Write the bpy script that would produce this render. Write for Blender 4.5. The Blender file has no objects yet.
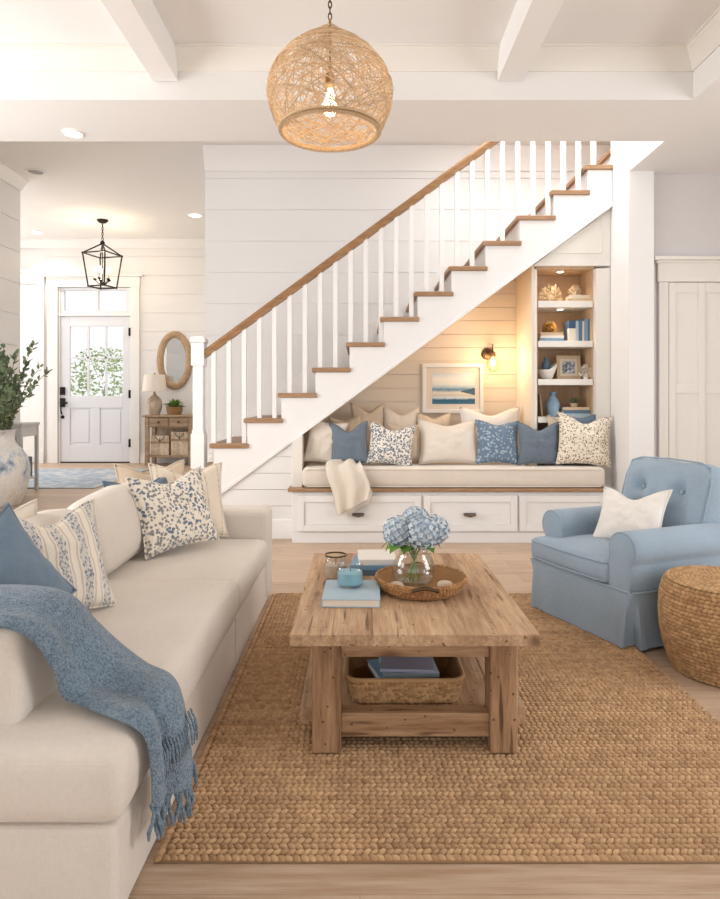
import bpy, math, random
from mathutils import Vector, Matrix, noise
R = math.radians
sc = bpy.context.scene
COL = sc.collection
F = 650.0                                   # focal length in pixels of the 720 px wide frame
# ---------------------------------------------------------------- camera, world, lights, exposure
cam_d = bpy.data.cameras.new('camera'); cam = bpy.data.objects.new('camera', cam_d); COL.objects.link(cam)
cam.location = (0, 0, 1.2); cam.rotation_euler = (R(90), 0, 0)
cam_d.sensor_fit = 'HORIZONTAL'; cam_d.sensor_width = 36; cam_d.lens = F/720*36
cam_d.shift_y = -51.5/720; cam_d.clip_start = .05; cam_d.clip_end = 200
sc.camera = cam
sc.view_settings.view_transform = 'Standard'; sc.view_settings.look = 'None'
sc.view_settings.gamma = 1; sc.view_settings.use_curve_mapping = False
sc.view_settings.exposure = -0.12
w = bpy.data.worlds.new('sky'); sc.world = w; w.use_nodes = True
bg = w.node_tree.nodes['Background']; bg.inputs[0].default_value = (1, 1, 1, 1); bg.inputs[1].default_value = 1.12

def area(name, loc, target, sx, sy, power, col=(1, 1, 1)):
    d = bpy.data.lights.new(name, 'AREA'); d.shape = 'RECTANGLE'; d.size = sx; d.size_y = sy; d.energy = power; d.color = col
    o = bpy.data.objects.new(name, d); COL.objects.link(o); o.location = loc
    o.rotation_euler = (Vector(target)-Vector(loc)).to_track_quat('-Z', 'Y').to_euler()
    return o
def point(name, loc, power, col, r=.03):
    d = bpy.data.lights.new(name, 'POINT'); d.energy = power; d.color = col; d.shadow_soft_size = r
    o = bpy.data.objects.new(name, d); COL.objects.link(o); o.location = loc; return o
def spot(name, loc, power, col, ang=110, r=.04):
    d = bpy.data.lights.new(name, 'SPOT'); d.energy = power; d.color = col; d.spot_size = R(ang); d.spot_blend = .8; d.shadow_soft_size = r
    o = bpy.data.objects.new(name, d); COL.objects.link(o); o.location = loc; return o
area('daylight_rear_windows', (-.4, -2.5, 1.0), (0, 4, .9), 6.0, 1.7, 40, (.975, .988, 1))
area('daylight_left_windows', (-4.3, 3.3, 1.65), (0, 3.6, 1.6), 1.5, 2.1, 118, (.975, .988, 1))
area('daylight_left_window', (-4.3, 1.2, 1.65), (0, 2.4, 1.0), 1.6, 2.1, 65, (.975, .988, 1))
area('right_fill_added', (4.25, 2.0, 1.65), (0, 3.2, 1.5), 1.9, 2.1, 90, (.975, .988, 1))  # added fill from the right, brightens the soffit and armchair
area('foyer_fill_added', (-6.7, 9.0, 2.0), (-3, 8.0, 1.6), 2.4, 2.6, 80, (.985, .99, 1))  # added fill panel inside the foyer; no window stands behind it
area('daylight_stairwell', (1.2, 5.5, 4.9), (1.4, 5.6, 2.0), 1.2, 1.3, 90, (.985, .99, 1))

# ---------------------------------------------------------------- helpers
def at(px, py, Y): return Vector(((px-360)*Y/F, Y, 1.2-(py-398)*Y/F))
def px_x(px, Y): return (px-360)*Y/F
def py_z(py, Y): return 1.2-(py-398)*Y/F

class MB:
    def __init__(s): s.v = []; s.f = []; s.t = []; s.ct = .5
    def add(s, vs, fs, m=None):
        b = len(s.v)
        for p in vs:
            p = Vector(p)
            s.v.append(m @ p if m else p); s.t.append(s.ct)
        s.f += [tuple(i+b for i in f) for f in fs]
        return s
    def box(s, x0, x1, y0, y1, z0, z1, m=None):
        v = [(x, y, z) for z in (z0, z1) for y in (y0, y1) for x in (x0, x1)]
        return s.add(v, [(0, 2, 3, 1), (4, 5, 7, 6), (0, 1, 5, 4), (2, 6, 7, 3), (0, 4, 6, 2), (1, 3, 7, 5)], m)
    def prism(s, poly, axis, a, b, m=None):
        n = len(poly)
        def P(q, t):
            u, w_ = q
            return (t, u, w_) if axis == 'x' else (u, t, w_) if axis == 'y' else (u, w_, t)
        v = [P(q, a) for q in poly]+[P(q, b) for q in poly]
        ar = sum(poly[i][0]*poly[(i+1) % n][1]-poly[(i+1) % n][0]*poly[i][1] for i in range(n))
        up = (ar > 0) if axis in ('z', 'x') else (ar < 0)
        f = [tuple(range(n))[::-1], tuple(range(n, 2*n))]+[(i, (i+1) % n, n+(i+1) % n, n+i) for i in range(n)]
        if not up: f = [q[::-1] for q in f]
        if a > b: f = [q[::-1] for q in f]
        return s.add(v, f, m)
    def tube(s, pts, r, n=8, cap=True, m=None, closed=False):
        pts = [Vector(p) for p in pts]; N = len(pts)
        rs = r if isinstance(r, (list, tuple)) else [r]*N
        vs = []; fs = []; up = None
        for i, p in enumerate(pts):
            if closed: t = pts[(i+1) % N]-pts[i-1]
            else: t = pts[min(i+1, N-1)]-pts[max(i-1, 0)]
            t = t.normalized() if t.length > 1e-9 else Vector((0, 0, 1))
            if up is None:
                up = Vector((0, 0, 1)) if abs(t.z) < .9 else Vector((1, 0, 0))
            u = t.cross(up); u = u.normalized() if u.length > 1e-6 else t.orthogonal().normalized()
            up = u.cross(t).normalized()
            for k in range(n):
                a = 2*math.pi*k/n
                vs.append(p+(u*math.cos(a)+up*math.sin(a))*rs[i])
        M = N if closed else N-1
        for i in range(M):
            j = (i+1) % N
            for k in range(n):
                l = (k+1) % n
                fs.append((i*n+l, i*n+k, j*n+k, j*n+l))
        if cap and not closed:
            fs.append(tuple(range(n))); fs.append(tuple(range((N-1)*n, N*n))[::-1])
        return s.add(vs, fs, m)
    def lathe(s, prof, n=28, c=(0, 0, 0), m=None, cap=True):
        vs = []; fs = []; N = len(prof); c = Vector(c)
        for r, z in prof:
            for k in range(n):
                a = 2*math.pi*k/n; vs.append(c+Vector((r*math.cos(a), r*math.sin(a), z)))
        for i in range(N-1):
            for k in range(n):
                l = (k+1) % n; fs.append((i*n+k, i*n+l, (i+1)*n+l, (i+1)*n+k))
        if cap:
            if prof[0][0] > 1e-4: fs.append(tuple(range(n))[::-1])
            if prof[-1][0] > 1e-4: fs.append(tuple(range((N-1)*n, N*n)))
        return s.add(vs, fs, m)
    def ball(s, c, r, n=12, k=8, m=None):
        sx, sy, sz = r if isinstance(r, (list, tuple)) else (r, r, r); c = Vector(c)
        vs = [c+Vector((0, 0, -sz))]; fs = []
        for i in range(1, k):
            a = math.pi*i/k-math.pi/2
            for j in range(n):
                b = 2*math.pi*j/n; vs.append(c+Vector((sx*math.cos(a)*math.cos(b), sy*math.cos(a)*math.sin(b), sz*math.sin(a))))
        vs.append(c+Vector((0, 0, sz))); T = len(vs)-1
        for j in range(n):
            l = (j+1) % n
            fs.append((0, 1+l, 1+j)); fs.append((T, T-n+j, T-n+l))
            for i in range(k-2):
                a = 1+i*n; fs.append((a+j, a+l, a+n+l, a+n+j))
        return s.add(vs, fs, m)
    def soft(s, x0, x1, y0, y1, z0, z1, r=.04, n=6, warp=None, m=None):
        "rounded box with a divided surface; warp(p, u, v, w) may move points, u v w run -1..1"
        r = min(r, (x1-x0)*.49, (y1-y0)*.49, (z1-z0)*.49)
        def ax(a, b, n_):
            return [a, a+r*.2, a+r*.5, a+r]+[a+r+(b-a-2*r)*i/n_ for i in range(1, n_)]+[b-r, b-r*.5, b-r*.2, b]
        def nn(L): return max(1, min(24, int(n*L/.4)+1))
        X, Y, Z = ax(x0, x1, nn(x1-x0)), ax(y0, y1, nn(y1-y0)), ax(z0, z1, nn(z1-z0))
        lo = Vector((x0+r, y0+r, z0+r)); hi = Vector((x1-r, y1-r, z1-r))
        idx = {}; vs = []; fs = []
        def V(i, j, k):
            if (i, j, k) in idx: return idx[i, j, k]
            p = Vector((X[i], Y[j], Z[k]))
            c = Vector([min(max(p[q], lo[q]), hi[q]) for q in range(3)]); d = p-c
            if d.length > 1e-9: p = c+d.normalized()*r
            if warp: p = warp(p, 2*(p.x-x0)/(x1-x0)-1, 2*(p.y-y0)/(y1-y0)-1, 2*(p.z-z0)/(z1-z0)-1)
            vs.append(p); idx[i, j, k] = len(vs)-1
            return idx[i, j, k]
        a, b, c_ = len(X)-1, len(Y)-1, len(Z)-1
        for i in range(a):
            for j in range(b):
                fs.append((V(i, j, 0), V(i, j+1, 0), V(i+1, j+1, 0), V(i+1, j, 0)))
                fs.append((V(i, j, c_), V(i+1, j, c_), V(i+1, j+1, c_), V(i, j+1, c_)))
        for i in range(a):
            for k in range(c_):
                fs.append((V(i, 0, k), V(i+1, 0, k), V(i+1, 0, k+1), V(i, 0, k+1)))
                fs.append((V(i, b, k), V(i, b, k+1), V(i+1, b, k+1), V(i+1, b, k)))
        for j in range(b):
            for k in range(c_):
                fs.append((V(0, j, k), V(0, j, k+1), V(0, j+1, k+1), V(0, j+1, k)))
                fs.append((V(a, j, k), V(a, j+1, k), V(a, j+1, k+1), V(a, j, k+1)))
        return s.add(vs, fs, m)
    def build(s, name, mat, parent=None, local=False, smooth=None, bevel=0, seg=2, solid=0, sub=0, origin=None):
        me = bpy.data.meshes.new(name)
        if parent is not None and not local: off = root_loc(parent)
        elif parent is None:
            if origin is None:
                xs = [p.x for p in s.v]; ys = [p.y for p in s.v]
                off = Vector(((min(xs)+max(xs))/2, (min(ys)+max(ys))/2, min(p.z for p in s.v)))
            else: off = Vector(origin)
        else: off = Vector((0, 0, 0))
        me.from_pydata([tuple(p-off) for p in s.v], [], s.f)
        me.materials.append(mat)
        if any(t != .5 for t in s.t):
            a = me.attributes.new('tint', 'FLOAT', 'POINT'); a.data.foreach_set('value', s.t)
        o = bpy.data.objects.new(name, me); COL.objects.link(o)
        if parent is not None: o.parent = parent
        else: o.location = off
        if smooth is not None:
            me.polygons.foreach_set('use_smooth', [True]*len(me.polygons))
            if smooth < 179: me.set_sharp_from_angle(angle=R(smooth))
        if sub:
            q = o.modifiers.new('subdivision', 'SUBSURF'); q.levels = sub; q.render_levels = sub
        if solid:
            q = o.modifiers.new('thickness', 'SOLIDIFY'); q.thickness = solid; q.offset = 0
        if bevel:
            q = o.modifiers.new('bevel', 'BEVEL'); q.width = bevel; q.segments = seg; q.limit_method = 'ANGLE'; q.angle_limit = R(35)
            if smooth is None: me.polygons.foreach_set('use_smooth', [True]*len(me.polygons)); q.harden_normals = True
        return o
def root_loc(o):
    while o.parent: o = o.parent
    return Vector(o.location)
def tag(o, label=None, cat=None, group=None, kind=None):
    if label: o['label'] = label
    if cat: o['category'] = cat
    if group: o['group'] = group
    if kind: o['kind'] = kind
    return o
def thing(name, label, cat, loc, rotz=0, group=None):
    o = bpy.data.objects.new(name, None); COL.objects.link(o); o.location = loc; o.rotation_euler = (0, 0, rotz)
    o.empty_display_size = .1
    return tag(o, label, cat, group)
def struct(name, mb, mat, **k): return tag(mb.build(name, mat, **k), kind='structure')
def copy_thing(o, loc, rotz=None, label=None, cat=None):
    c = o.copy(); COL.objects.link(c); c.location = loc
    if rotz is not None: c.rotation_euler = (0, 0, rotz)
    if label: c['label'] = label
    for ch in list(o.children):
        d = ch.copy(); COL.objects.link(d); d.parent = c
        for g in list(ch.children):
            e = g.copy(); COL.objects.link(e); e.parent = d
    return c
def nz(x, y, z): return noise.noise(Vector((x, y, z)))

# ---------------------------------------------------------------- materials
def rgb(r, g, b):
    def l(c):
        c /= 255
        return c/12.92 if c < .04045 else ((c+.055)/1.055)**2.4
    return (l(r), l(g), l(b), 1)
class NT:
    def __init__(s, name):
        s.m = bpy.data.materials.new(name); s.m.use_nodes = True; s.t = s.m.node_tree; s.b = s.t.nodes['Principled BSDF']
    def n(s, typ, **k):
        x = s.t.nodes.new(typ)
        for a, b in k.items():
            if isinstance(b, tuple) and a in x.inputs: x.inputs[a].default_value = b
            elif a in x.inputs: x.inputs[a].default_value = b
            else: setattr(x, a, b)
        return x
    def l(s, a, b): s.t.links.new(a, b)
    def co(s, scale=(1, 1, 1), rot=(0, 0, 0), kind='Object', loc=(0, 0, 0)):
        c = s.n('ShaderNodeTexCoord'); m = s.n('ShaderNodeMapping'); m.inputs['Scale'].default_value = scale
        m.inputs['Rotation'].default_value = rot; m.inputs['Location'].default_value = loc
        s.l(c.outputs[kind], m.inputs['Vector']); return m.outputs['Vector']
    def noise(s, co, scale=5., detail=3., rough=.5):
        x = s.n('ShaderNodeTexNoise'); x.inputs['Scale'].default_value = scale; x.inputs['Detail'].default_value = detail; x.inputs['Roughness'].default_value = rough
        s.l(co, x.inputs['Vector']); return x.outputs['Fac']
    def voro(s, co, scale=5., feature='F1', out='Distance', rnd=1.):
        x = s.n('ShaderNodeTexVoronoi'); x.feature = feature; x.inputs['Scale'].default_value = scale; x.inputs['Randomness'].default_value = rnd
        s.l(co, x.inputs['Vector']); return x.outputs[out]
    def wave(s, co, scale, dist=0., direction='X', det=2.):
        x = s.n('ShaderNodeTexWave'); x.bands_direction = direction; x.inputs['Scale'].default_value = scale; x.inputs['Distortion'].default_value = dist; x.inputs['Detail'].default_value = det
        s.l(co, x.inputs['Vector']); return x.outputs['Fac']
    def ramp(s, fac, stops, interp='LINEAR'):
        x = s.n('ShaderNodeValToRGB'); e = x.color_ramp.elements; x.color_ramp.interpolation = interp
        while len(e) < len(stops): e.new(.5)
        for q, (p, c) in zip(e, stops): q.position = p; q.color = c
        s.l(fac, x.inputs['Fac']); return x.outputs['Color']
    def mix(s, fac, a, b, mode='MIX'):
        x = s.n('ShaderNodeMix'); x.data_type = 'RGBA'; x.blend_type = mode
        for q, i in ((fac, 0), (a, 6), (b, 7)):
            if hasattr(q, 'links'): s.l(q, x.inputs[i])
            else: x.inputs[i].default_value = q
        return x.outputs[2]
    def math(s, op, a, b=0.):
        x = s.n('ShaderNodeMath'); x.operation = op
        for q, i in ((a, 0), (b, 1)):
            if hasattr(q, 'links'): s.l(q, x.inputs[i])
            else: x.inputs[i].default_value = q
        return x.outputs[0]
    def bump(s, h, strength=.3, dist=.01):
        x = s.n('ShaderNodeBump'); x.inputs['Strength'].default_value = strength; x.inputs['Distance'].default_value = dist
        s.l(h, x.inputs['Height']); s.l(x.outputs['Normal'], s.b.inputs['Normal'])
    def col(s, c):
        if hasattr(c, 'links'): s.l(c, s.b.inputs['Base Color'])
        else: s.b.inputs['Base Color'].default_value = c
    def set(s, rough=.5, metal=0., sheen=0., spec=.5, trans=0., ior=1.45):
        i = s.b.inputs; i['Roughness'].default_value = rough; i['Metallic'].default_value = metal; i['Sheen Weight'].default_value = sheen
        i['Specular IOR Level'].default_value = spec; i['Transmission Weight'].default_value = trans; i['IOR'].default_value = ior
        return s.m
def paint(name, c, rough=.5, var=.02):
    t = NT(name); n = t.noise(t.co(), 3., 4.)
    k = 1-var
    t.col(t.mix(n, (c[0]*k, c[1]*k, c[2]*k, 1), c)); t.bump(t.noise(t.co(), 220., 2.), .04, .002); return t.set(rough)
def fabric(name, c, sc_=520., strength=.35, var=.12, sheen=.25):
    t = NT(name); co = t.co()
    k = sc_/4.2; w1 = t.wave(co, k, 2.5, 'X'); w2 = t.wave(co, k, 2.5, 'Z'); w3 = t.wave(co, k, 2.5, 'Y')
    wv = t.math('ADD', t.math('MULTIPLY', w1, w2), w3)
    n = t.noise(t.co((1, 1, 1)), 60., 4., .7); n2 = t.noise(co, 5., 3.)
    s1 = t.noise(t.co((1, 1, 9)), 75., 2., .6); s2 = t.noise(t.co((9, 9, 1)), 75., 2., .6); sl = t.math('MULTIPLY', t.math('ADD', s1, s2), .5)
    mixn = t.math('ADD', t.math('MULTIPLY', t.math('ADD', n, n2), .25), t.math('MULTIPLY', sl, .5))
    t.col(t.ramp(mixn, [(.36, (c[0]*(1-var*1.5), c[1]*(1-var*1.5), c[2]*(1-var*1.5), 1)), (.62, (min(1, c[0]*(1+var)), min(1, c[1]*(1+var)), min(1, c[2]*(1+var)), 1))]))
    t.bump(t.math('ADD', t.math('MULTIPLY', wv, .4), t.math('ADD', n, sl)), strength, .003)
    return t.set(.92, sheen=sheen, spec=.15)
def wood(name, c1, c2, grain=(14, 1.2, 14), rough=.55, knots=True, bump=.15, c3=None, planks=0, cracks=False):
    t = NT(name); co = t.co(grain)
    n = t.noise(co, 1.6, 6., .62); g = t.noise(t.co(tuple(q*4 for q in grain)), 1.6, 3., .6)
    big = t.noise(t.co(), 2.2, 2.)
    if planks:
        sp = t.n('ShaderNodeSeparateXYZ'); t.l(t.co(), sp.inputs[0]); wn = t.n('ShaderNodeTexWhiteNoise'); wn.noise_dimensions = '1D'
        t.l(t.math('FLOOR', t.math('DIVIDE', t.math('ADD', sp.outputs[0], .4065), planks)), wn.inputs['W']); big = t.math('ADD', t.math('MULTIPLY', big, .4), t.math('MULTIPLY', wn.outputs['Value'], .75))
    f = t.math('ADD', t.math('MULTIPLY', n, .6), t.math('ADD', t.math('MULTIPLY', g, .25), t.math('MULTIPLY', big, .15)))
    c = t.ramp(f, [(.33, c2), (.5, tuple((a+b)/2 for a, b in zip(c1, c2))), (.66, c1)])
    if knots:
        kk = t.voro(t.co(tuple(1 if q > 5 else .45 for q in grain)), 5.5)
        kc = t.ramp(kk, [(.07, (1, 1, 1, 1)), (.17, (0, 0, 0, 1))])
        dk = c3 or (c2[0]*.4, c2[1]*.35, c2[2]*.3, 1)
        c = t.mix(t.math('MULTIPLY', kc, .75), c, dk)
    if cracks:
        cr_ = t.noise(t.co(tuple(q*2.6 for q in grain)), 1.3, 2., .5); hole = t.voro(t.co(), 26.)
        m_ = t.math('MAXIMUM', t.ramp(cr_, [(.62, (0, 0, 0, 1)), (.70, (1, 1, 1, 1))]), t.ramp(hole, [(.10, (1, 1, 1, 1)), (.15, (0, 0, 0, 1))]))
        c = t.mix(t.math('MULTIPLY', m_, .72), c, (c2[0]*.3, c2[1]*.26, c2[2]*.22, 1))
    t.col(c); t.bump(f, bump, .006); return t.set(rough, spec=.35)
def tinted(name, c1, c2, rough=.8, sheen=0., bump=0):
    t = NT(name); a = t.n('ShaderNodeAttribute'); a.attribute_name = 'tint'
    n = t.noise(t.co(), 30., 3.)
    t.col(t.mix(t.math('ADD', t.math('MULTIPLY', a.outputs['Fac'], .8), t.math('MULTIPLY', n, .2)), c1, c2))
    if bump: t.bump(t.noise(t.co(), 300., 3.), bump, .003)
    return t.set(rough, sheen=sheen, spec=.25)
def plain(name, c, rough=.5, metal=0., spec=.5): t = NT(name); t.col(t.mix(t.noise(t.co(), 12., 3.), tuple(q*.93 for q in c[:3])+(1,), c)); return t.set(rough, metal, spec=spec)
def glass(name, c=(1, 1, 1, 1), rough=0., ior=1.45): t = NT(name); t.col(c); return t.set(rough, trans=1., ior=ior)
def thin_glass(name, tint=(1, 1, 1, 1), base=.03):
    t = NT(name); tr = t.n('ShaderNodeBsdfTransparent'); gl = t.n('ShaderNodeBsdfGlossy'); mx = t.n('ShaderNodeMixShader'); lw = t.n('ShaderNodeLayerWeight')
    tr.inputs[0].default_value = tint; gl.inputs['Roughness'].default_value = .02; lw.inputs['Blend'].default_value = .12
    f = t.math('ADD', t.math('MULTIPLY', lw.outputs['Facing'], .55), base)
    t.l(f, mx.inputs[0]); t.l(tr.outputs[0], mx.inputs[1]); t.l(gl.outputs[0], mx.inputs[2]); t.l(mx.outputs[0], t.t.nodes['Material Output'].inputs['Surface']); return t.m
def emit(name, c, s):
    t = NT(name); t.col((.8, .8, .8, 1)); t.b.inputs['Emission Color'].default_value = c; t.b.inputs['Emission Strength'].default_value = s; return t.set(.5)

M = {}
M['white'] = paint('white_paint', rgb(239, 237, 235), .45)
M['ceil'] = paint('ceiling_paint', rgb(237, 234, 231), .7)
M['wall'] = paint('wall_paint', rgb(235, 232, 230), .6)
M['shiplap'] = paint('shiplap_paint', rgb(235, 233, 231), .5)
M['nook'] = paint('nook_board_paint', rgb(232, 218, 200), .55)
M['greywall'] = paint('lavender_grey_paint', rgb(214, 209, 209), .6)
M['door'] = paint('door_paint', rgb(226, 228, 233), .4)
M['trimcream'] = paint('cream_trim_paint', rgb(234, 229, 221), .5)
def floor_mat():
    t = NT('oak_floor_boards'); co = t.co()
    br = t.n('ShaderNodeTexBrick'); t.l(co, br.inputs['Vector']); i = br.inputs
    i['Scale'].default_value = 1; i['Brick Width'].default_value = 1.7; i['Row Height'].default_value = .19; i['Mortar Size'].default_value = .0016; i['Mortar Smooth'].default_value = .2
    i['Color1'].default_value = rgb(190, 162, 136); i['Color2'].default_value = rgb(168, 139, 112); i['Mortar'].default_value = rgb(130, 100, 76); br.offset = .37
    g = t.ramp(t.noise(t.co((1.6, 22, 1)), 1.8, 6., .65), [(.34, (0, 0, 0, 1)), (.66, (1, 1, 1, 1))]); kn = t.voro(t.co((.5, 1.3, 1)), 2.2)
    c = t.mix(t.math('MULTIPLY', g, .55), br.outputs['Color'], rgb(214, 194, 174))
    c = t.mix(t.math('MULTIPLY', t.ramp(kn, [(.02, (1, 1, 1, 1)), (.06, (0, 0, 0, 1))]), .6), c, rgb(110, 78, 54))
    t.col(c); t.bump(t.math('SUBTRACT', g, t.math('MULTIPLY', br.outputs['Fac'], 2.)), .12, .004); return t.set(.42, spec=.4)
M['floor'] = floor_mat()
M['oak'] = wood('oak_tread', rgb(178, 144, 112), rgb(142, 108, 78), (2, 14, 14), .45, False)
M['rail'] = wood('oak_rail', rgb(172, 132, 92), rgb(134, 98, 64), (2, 14, 14), .4, False)
M['tabletop'] = wood('reclaimed_oak_top', rgb(208, 175, 141), rgb(146, 110, 80), (14, 1.1, 14), .6, planks=.13467, cracks=True)
M['tableleg'] = wood('reclaimed_oak_leg', rgb(190, 152, 116), rgb(118, 84, 58), (14, 14, 1.3), .6, cracks=True)
M['tablerail'] = wood('reclaimed_oak_rail', rgb(194, 158, 122), rgb(132, 96, 68), (1.3, 14, 14), .6, cracks=True)
M['console'] = wood('weathered_console_wood', rgb(192, 168, 142), rgb(140, 116, 92), (2, 10, 10), .7)
M['mirrorframe'] = wood('mirror_frame_wood', rgb(196, 168, 138), rgb(150, 120, 92), (4, 4, 4), .7, False)
M['shelfback'] = wood('shelf_oak', rgb(206, 176, 144), rgb(186, 152, 118), (14, 14, 1.4), .6, False)
M['linen'] = fabric('natural_linen', rgb(220, 209, 196), 520, .3, .06)
M['sofa'] = fabric('oatmeal_sofa_linen', rgb(223, 213, 202), 420, .4, .05)
M['bench'] = fabric('bench_cushion_linen', rgb(226, 215, 202), 420, .3, .06)
M['cream'] = fabric('cream_linen', rgb(228, 217, 203), 480, .3, .05)
M['tan'] = fabric('sand_linen', rgb(214, 196, 174), 480, .3, .06)
M['whitefab'] = fabric('white_slub_cotton', rgb(236, 230, 223), 320, .5, .04)
M['chair'] = fabric('denim_blue_chair_cotton', rgb(150, 167, 182), 420, .35, .09)
M['bluefab'] = fabric('dusty_blue_linen', rgb(112, 130, 147), 480, .35, .1)
M['slate'] = fabric('slate_blue_linen', rgb(112, 124, 136), 420, .4, .12)
M['throwcream'] = fabric('cream_woven_throw', rgb(230, 219, 204), 260, .6, .05)
M['shade'] = fabric('lamp_shade_linen', rgb(236, 226, 212), 420, .2, .04)
def throw_mat():
    t = NT('blue_boucle_knit'); co = t.co(); v = t.voro(co, 190.); n = t.noise(co, 60., 4.)
    t.col(t.ramp(t.math('ADD', t.math('MULTIPLY', v, .6), t.math('MULTIPLY', n, .5)), [(.2, rgb(146, 163, 177)), (.75, rgb(94, 113, 129))]))
    t.bump(t.math('SUBTRACT', n, v), .55, .008); return t.set(.95, sheen=.3, spec=.1)
M['throw'] = throw_mat()
def floral(name, base, inks, scale, thr=(.46, .5)):
    t = NT(name); co = t.co(); n = t.noise(co, scale, 3., .55)
    v = t.voro(co, scale*1.5); f = t.math('ADD', t.math('MULTIPLY', n, .55), t.math('MULTIPLY', v, .5))
    mask = t.ramp(f, [(0, (1, 1, 1, 1)), (thr[0], (1, 1, 1, 1)), (thr[1], (0, 0, 0, 1))])
    ink = t.ramp(t.noise(co, scale*.35, 1.), [(.42, inks[0]), (.5, inks[1])]) if len(inks) > 1 else inks[0]
    t.col(t.mix(mask, base, ink)); t.bump(t.noise(co, 300., 3.), .3, .003); return t.set(.92, sheen=.2, spec=.15)
M['floral'] = floral('blue_block_print', rgb(236, 226, 212), [rgb(104, 120, 140), rgb(140, 140, 138)], 40, (.46, .53))
M['geo'] = floral('grey_lattice_print', rgb(236, 228, 216), [rgb(112, 124, 138)], 40, (.49, .53))
M['sprig'] = floral('taupe_sprig_print', rgb(236, 224, 206), [rgb(140, 122, 104)], 42, (.43, .47))
M['bluesprig'] = floral('blue_frond_print', rgb(110, 129, 149), [rgb(166, 181, 195)], 26, (.43, .46))
def stripe(name, base, ink, per, w_, soft=.05, ink2=None):
    t = NT(name); s_ = t.n('ShaderNodeSeparateXYZ'); t.l(t.co(), s_.inputs[0])
    x = t.math('ADD', s_.outputs[0], t.math('MULTIPLY', t.noise(t.co(), 40., 2.), .006))
    f = t.math('PINGPONG', x, per); f = t.math('DIVIDE', f, per)
    n = t.voro(t.co((1, 1, .6)), 120.)
    m = t.ramp(f, [(w_, (1, 1, 1, 1)), (w_+soft, (0, 0, 0, 1))])
    mm = t.math('MULTIPLY', m, t.ramp(n, [(.25, (1, 1, 1, 1)), (.55, (.25, .25, .25, 1))]))
    c = t.mix(mm, base, ink)
    if ink2:
        f2 = t.ramp(f, [(.55, (0, 0, 0, 1)), (.6, (1, 1, 1, 1)), (.7, (1, 1, 1, 1)), (.75, (0, 0, 0, 1))]); c = t.mix(t.math('MULTIPLY', f2, .7), c, ink2)
    t.col(c); t.bump(t.noise(t.co(), 300., 3.), .35, .003); return t.set(.92, sheen=.2, spec=.15)
M['stripe'] = stripe('blue_ikat_stripe', rgb(230, 220, 207), rgb(112, 126, 142), .042, .38, .1, rgb(186, 170, 150))
M['tanstripe'] = stripe('faint_tan_stripe', rgb(230, 216, 198), rgb(176, 160, 140), .045, .08, .04)
M['jute'] = tinted('jute_braid', rgb(144, 109, 77), rgb(214, 177, 136), .9, .1, .5)
M['seagrass'] = tinted('seagrass_weave', rgb(142, 106, 70), rgb(204, 166, 122), .8, 0, .4)
M['wicker'] = tinted('tray_wicker', rgb(138, 98, 62), rgb(196, 150, 102), .75, 0, .4)
M['rattan'] = tinted('rattan_strand', rgb(190, 158, 122), rgb(234, 208, 174), .7)
M['black'] = plain('black_iron', (.018, .016, .015, 1), .45, .6)
M['bronze'] = plain('aged_bronze', rgb(96, 76, 56), .4, .8)
M['brass'] = plain('brass', rgb(176, 138, 84), .35, .9)
M['pewter'] = plain('pewter', rgb(120, 108, 98), .4, .8)
M['glass'] = thin_glass('clear_glass', (.97, .98, .98, 1))
M['pane'] = thin_glass('window_glass')
M['sconceglass'] = thin_glass('sconce_glass', (1, .93, .82, 1), .14)
M['blueglass'] = glass('blue_wax_glass', rgb(150, 200, 214), .15)
M['amberglass'] = glass('smoky_glass', rgb(232, 214, 196), .05, 1.2)
M['mirror'] = plain('mirror_silver', (.86, .9, .94, 1), .02, 1.)
M['bulb'] = emit('warm_bulb', (1, .72, .38, 1), 14)
M['flame'] = emit('candle_bulb', (1, .75, .42, 1), 18)
M['lens'] = emit('downlight_lens', (1, .93, .82, 1), 9)
M['unlit'] = plain('unlit_lens', rgb(150, 146, 142), .5)
def ceramic(name, stops, sc_, rough=.25):
    t = NT(name); n = t.noise(t.co((1, 1, .6)), sc_, 6., .65); t.col(t.ramp(n, stops)); t.bump(n, .05, .01); return t.set(rough)
M['vase'] = ceramic('blue_wash_ceramic', [(.36, rgb(96, 116, 142)), (.46, rgb(196, 200, 206)), (.55, rgb(226, 222, 216)), (.68, rgb(206, 196, 184))], 7., .3)
M['lampbase'] = ceramic('aged_lamp_ceramic', [(.35, rgb(150, 124, 98)), (.6, rgb(206, 190, 172))], 9., .6)
M['bluevase'] = ceramic('blue_ceramic', [(.35, rgb(118, 150, 176)), (.65, rgb(160, 186, 204))], 9., .35)
M['whitecer'] = ceramic('white_ceramic', [(.35, rgb(226, 220, 210)), (.65, rgb(240, 236, 228))], 9., .4)
M['coral'] = plain('bone_coral', rgb(228, 206, 174), .8)
M['whitecoral'] = plain('white_coral', rgb(236, 226, 212), .8)
M['gold'] = plain('gold_urchin', rgb(190, 146, 78), .45, .5)
M['stone'] = plain('pale_stone', rgb(214, 196, 172), .8)
M['leaf'] = tinted('olive_leaf', rgb(84, 108, 80), rgb(164, 182, 146), .55)
M['leaf2'] = tinted('fresh_leaf', rgb(60, 104, 40), rgb(128, 164, 72), .55)
M['stem'] = plain('green_stem', rgb(120, 140, 80), .6)
M['twig'] = plain('brown_stem', rgb(104, 92, 68), .7)
M['petal'] = tinted('hydrangea_petal', rgb(136, 163, 188), rgb(216, 222, 224), .7)
M['pages'] = plain('paper_pages', rgb(236, 226, 210), .8)
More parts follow.
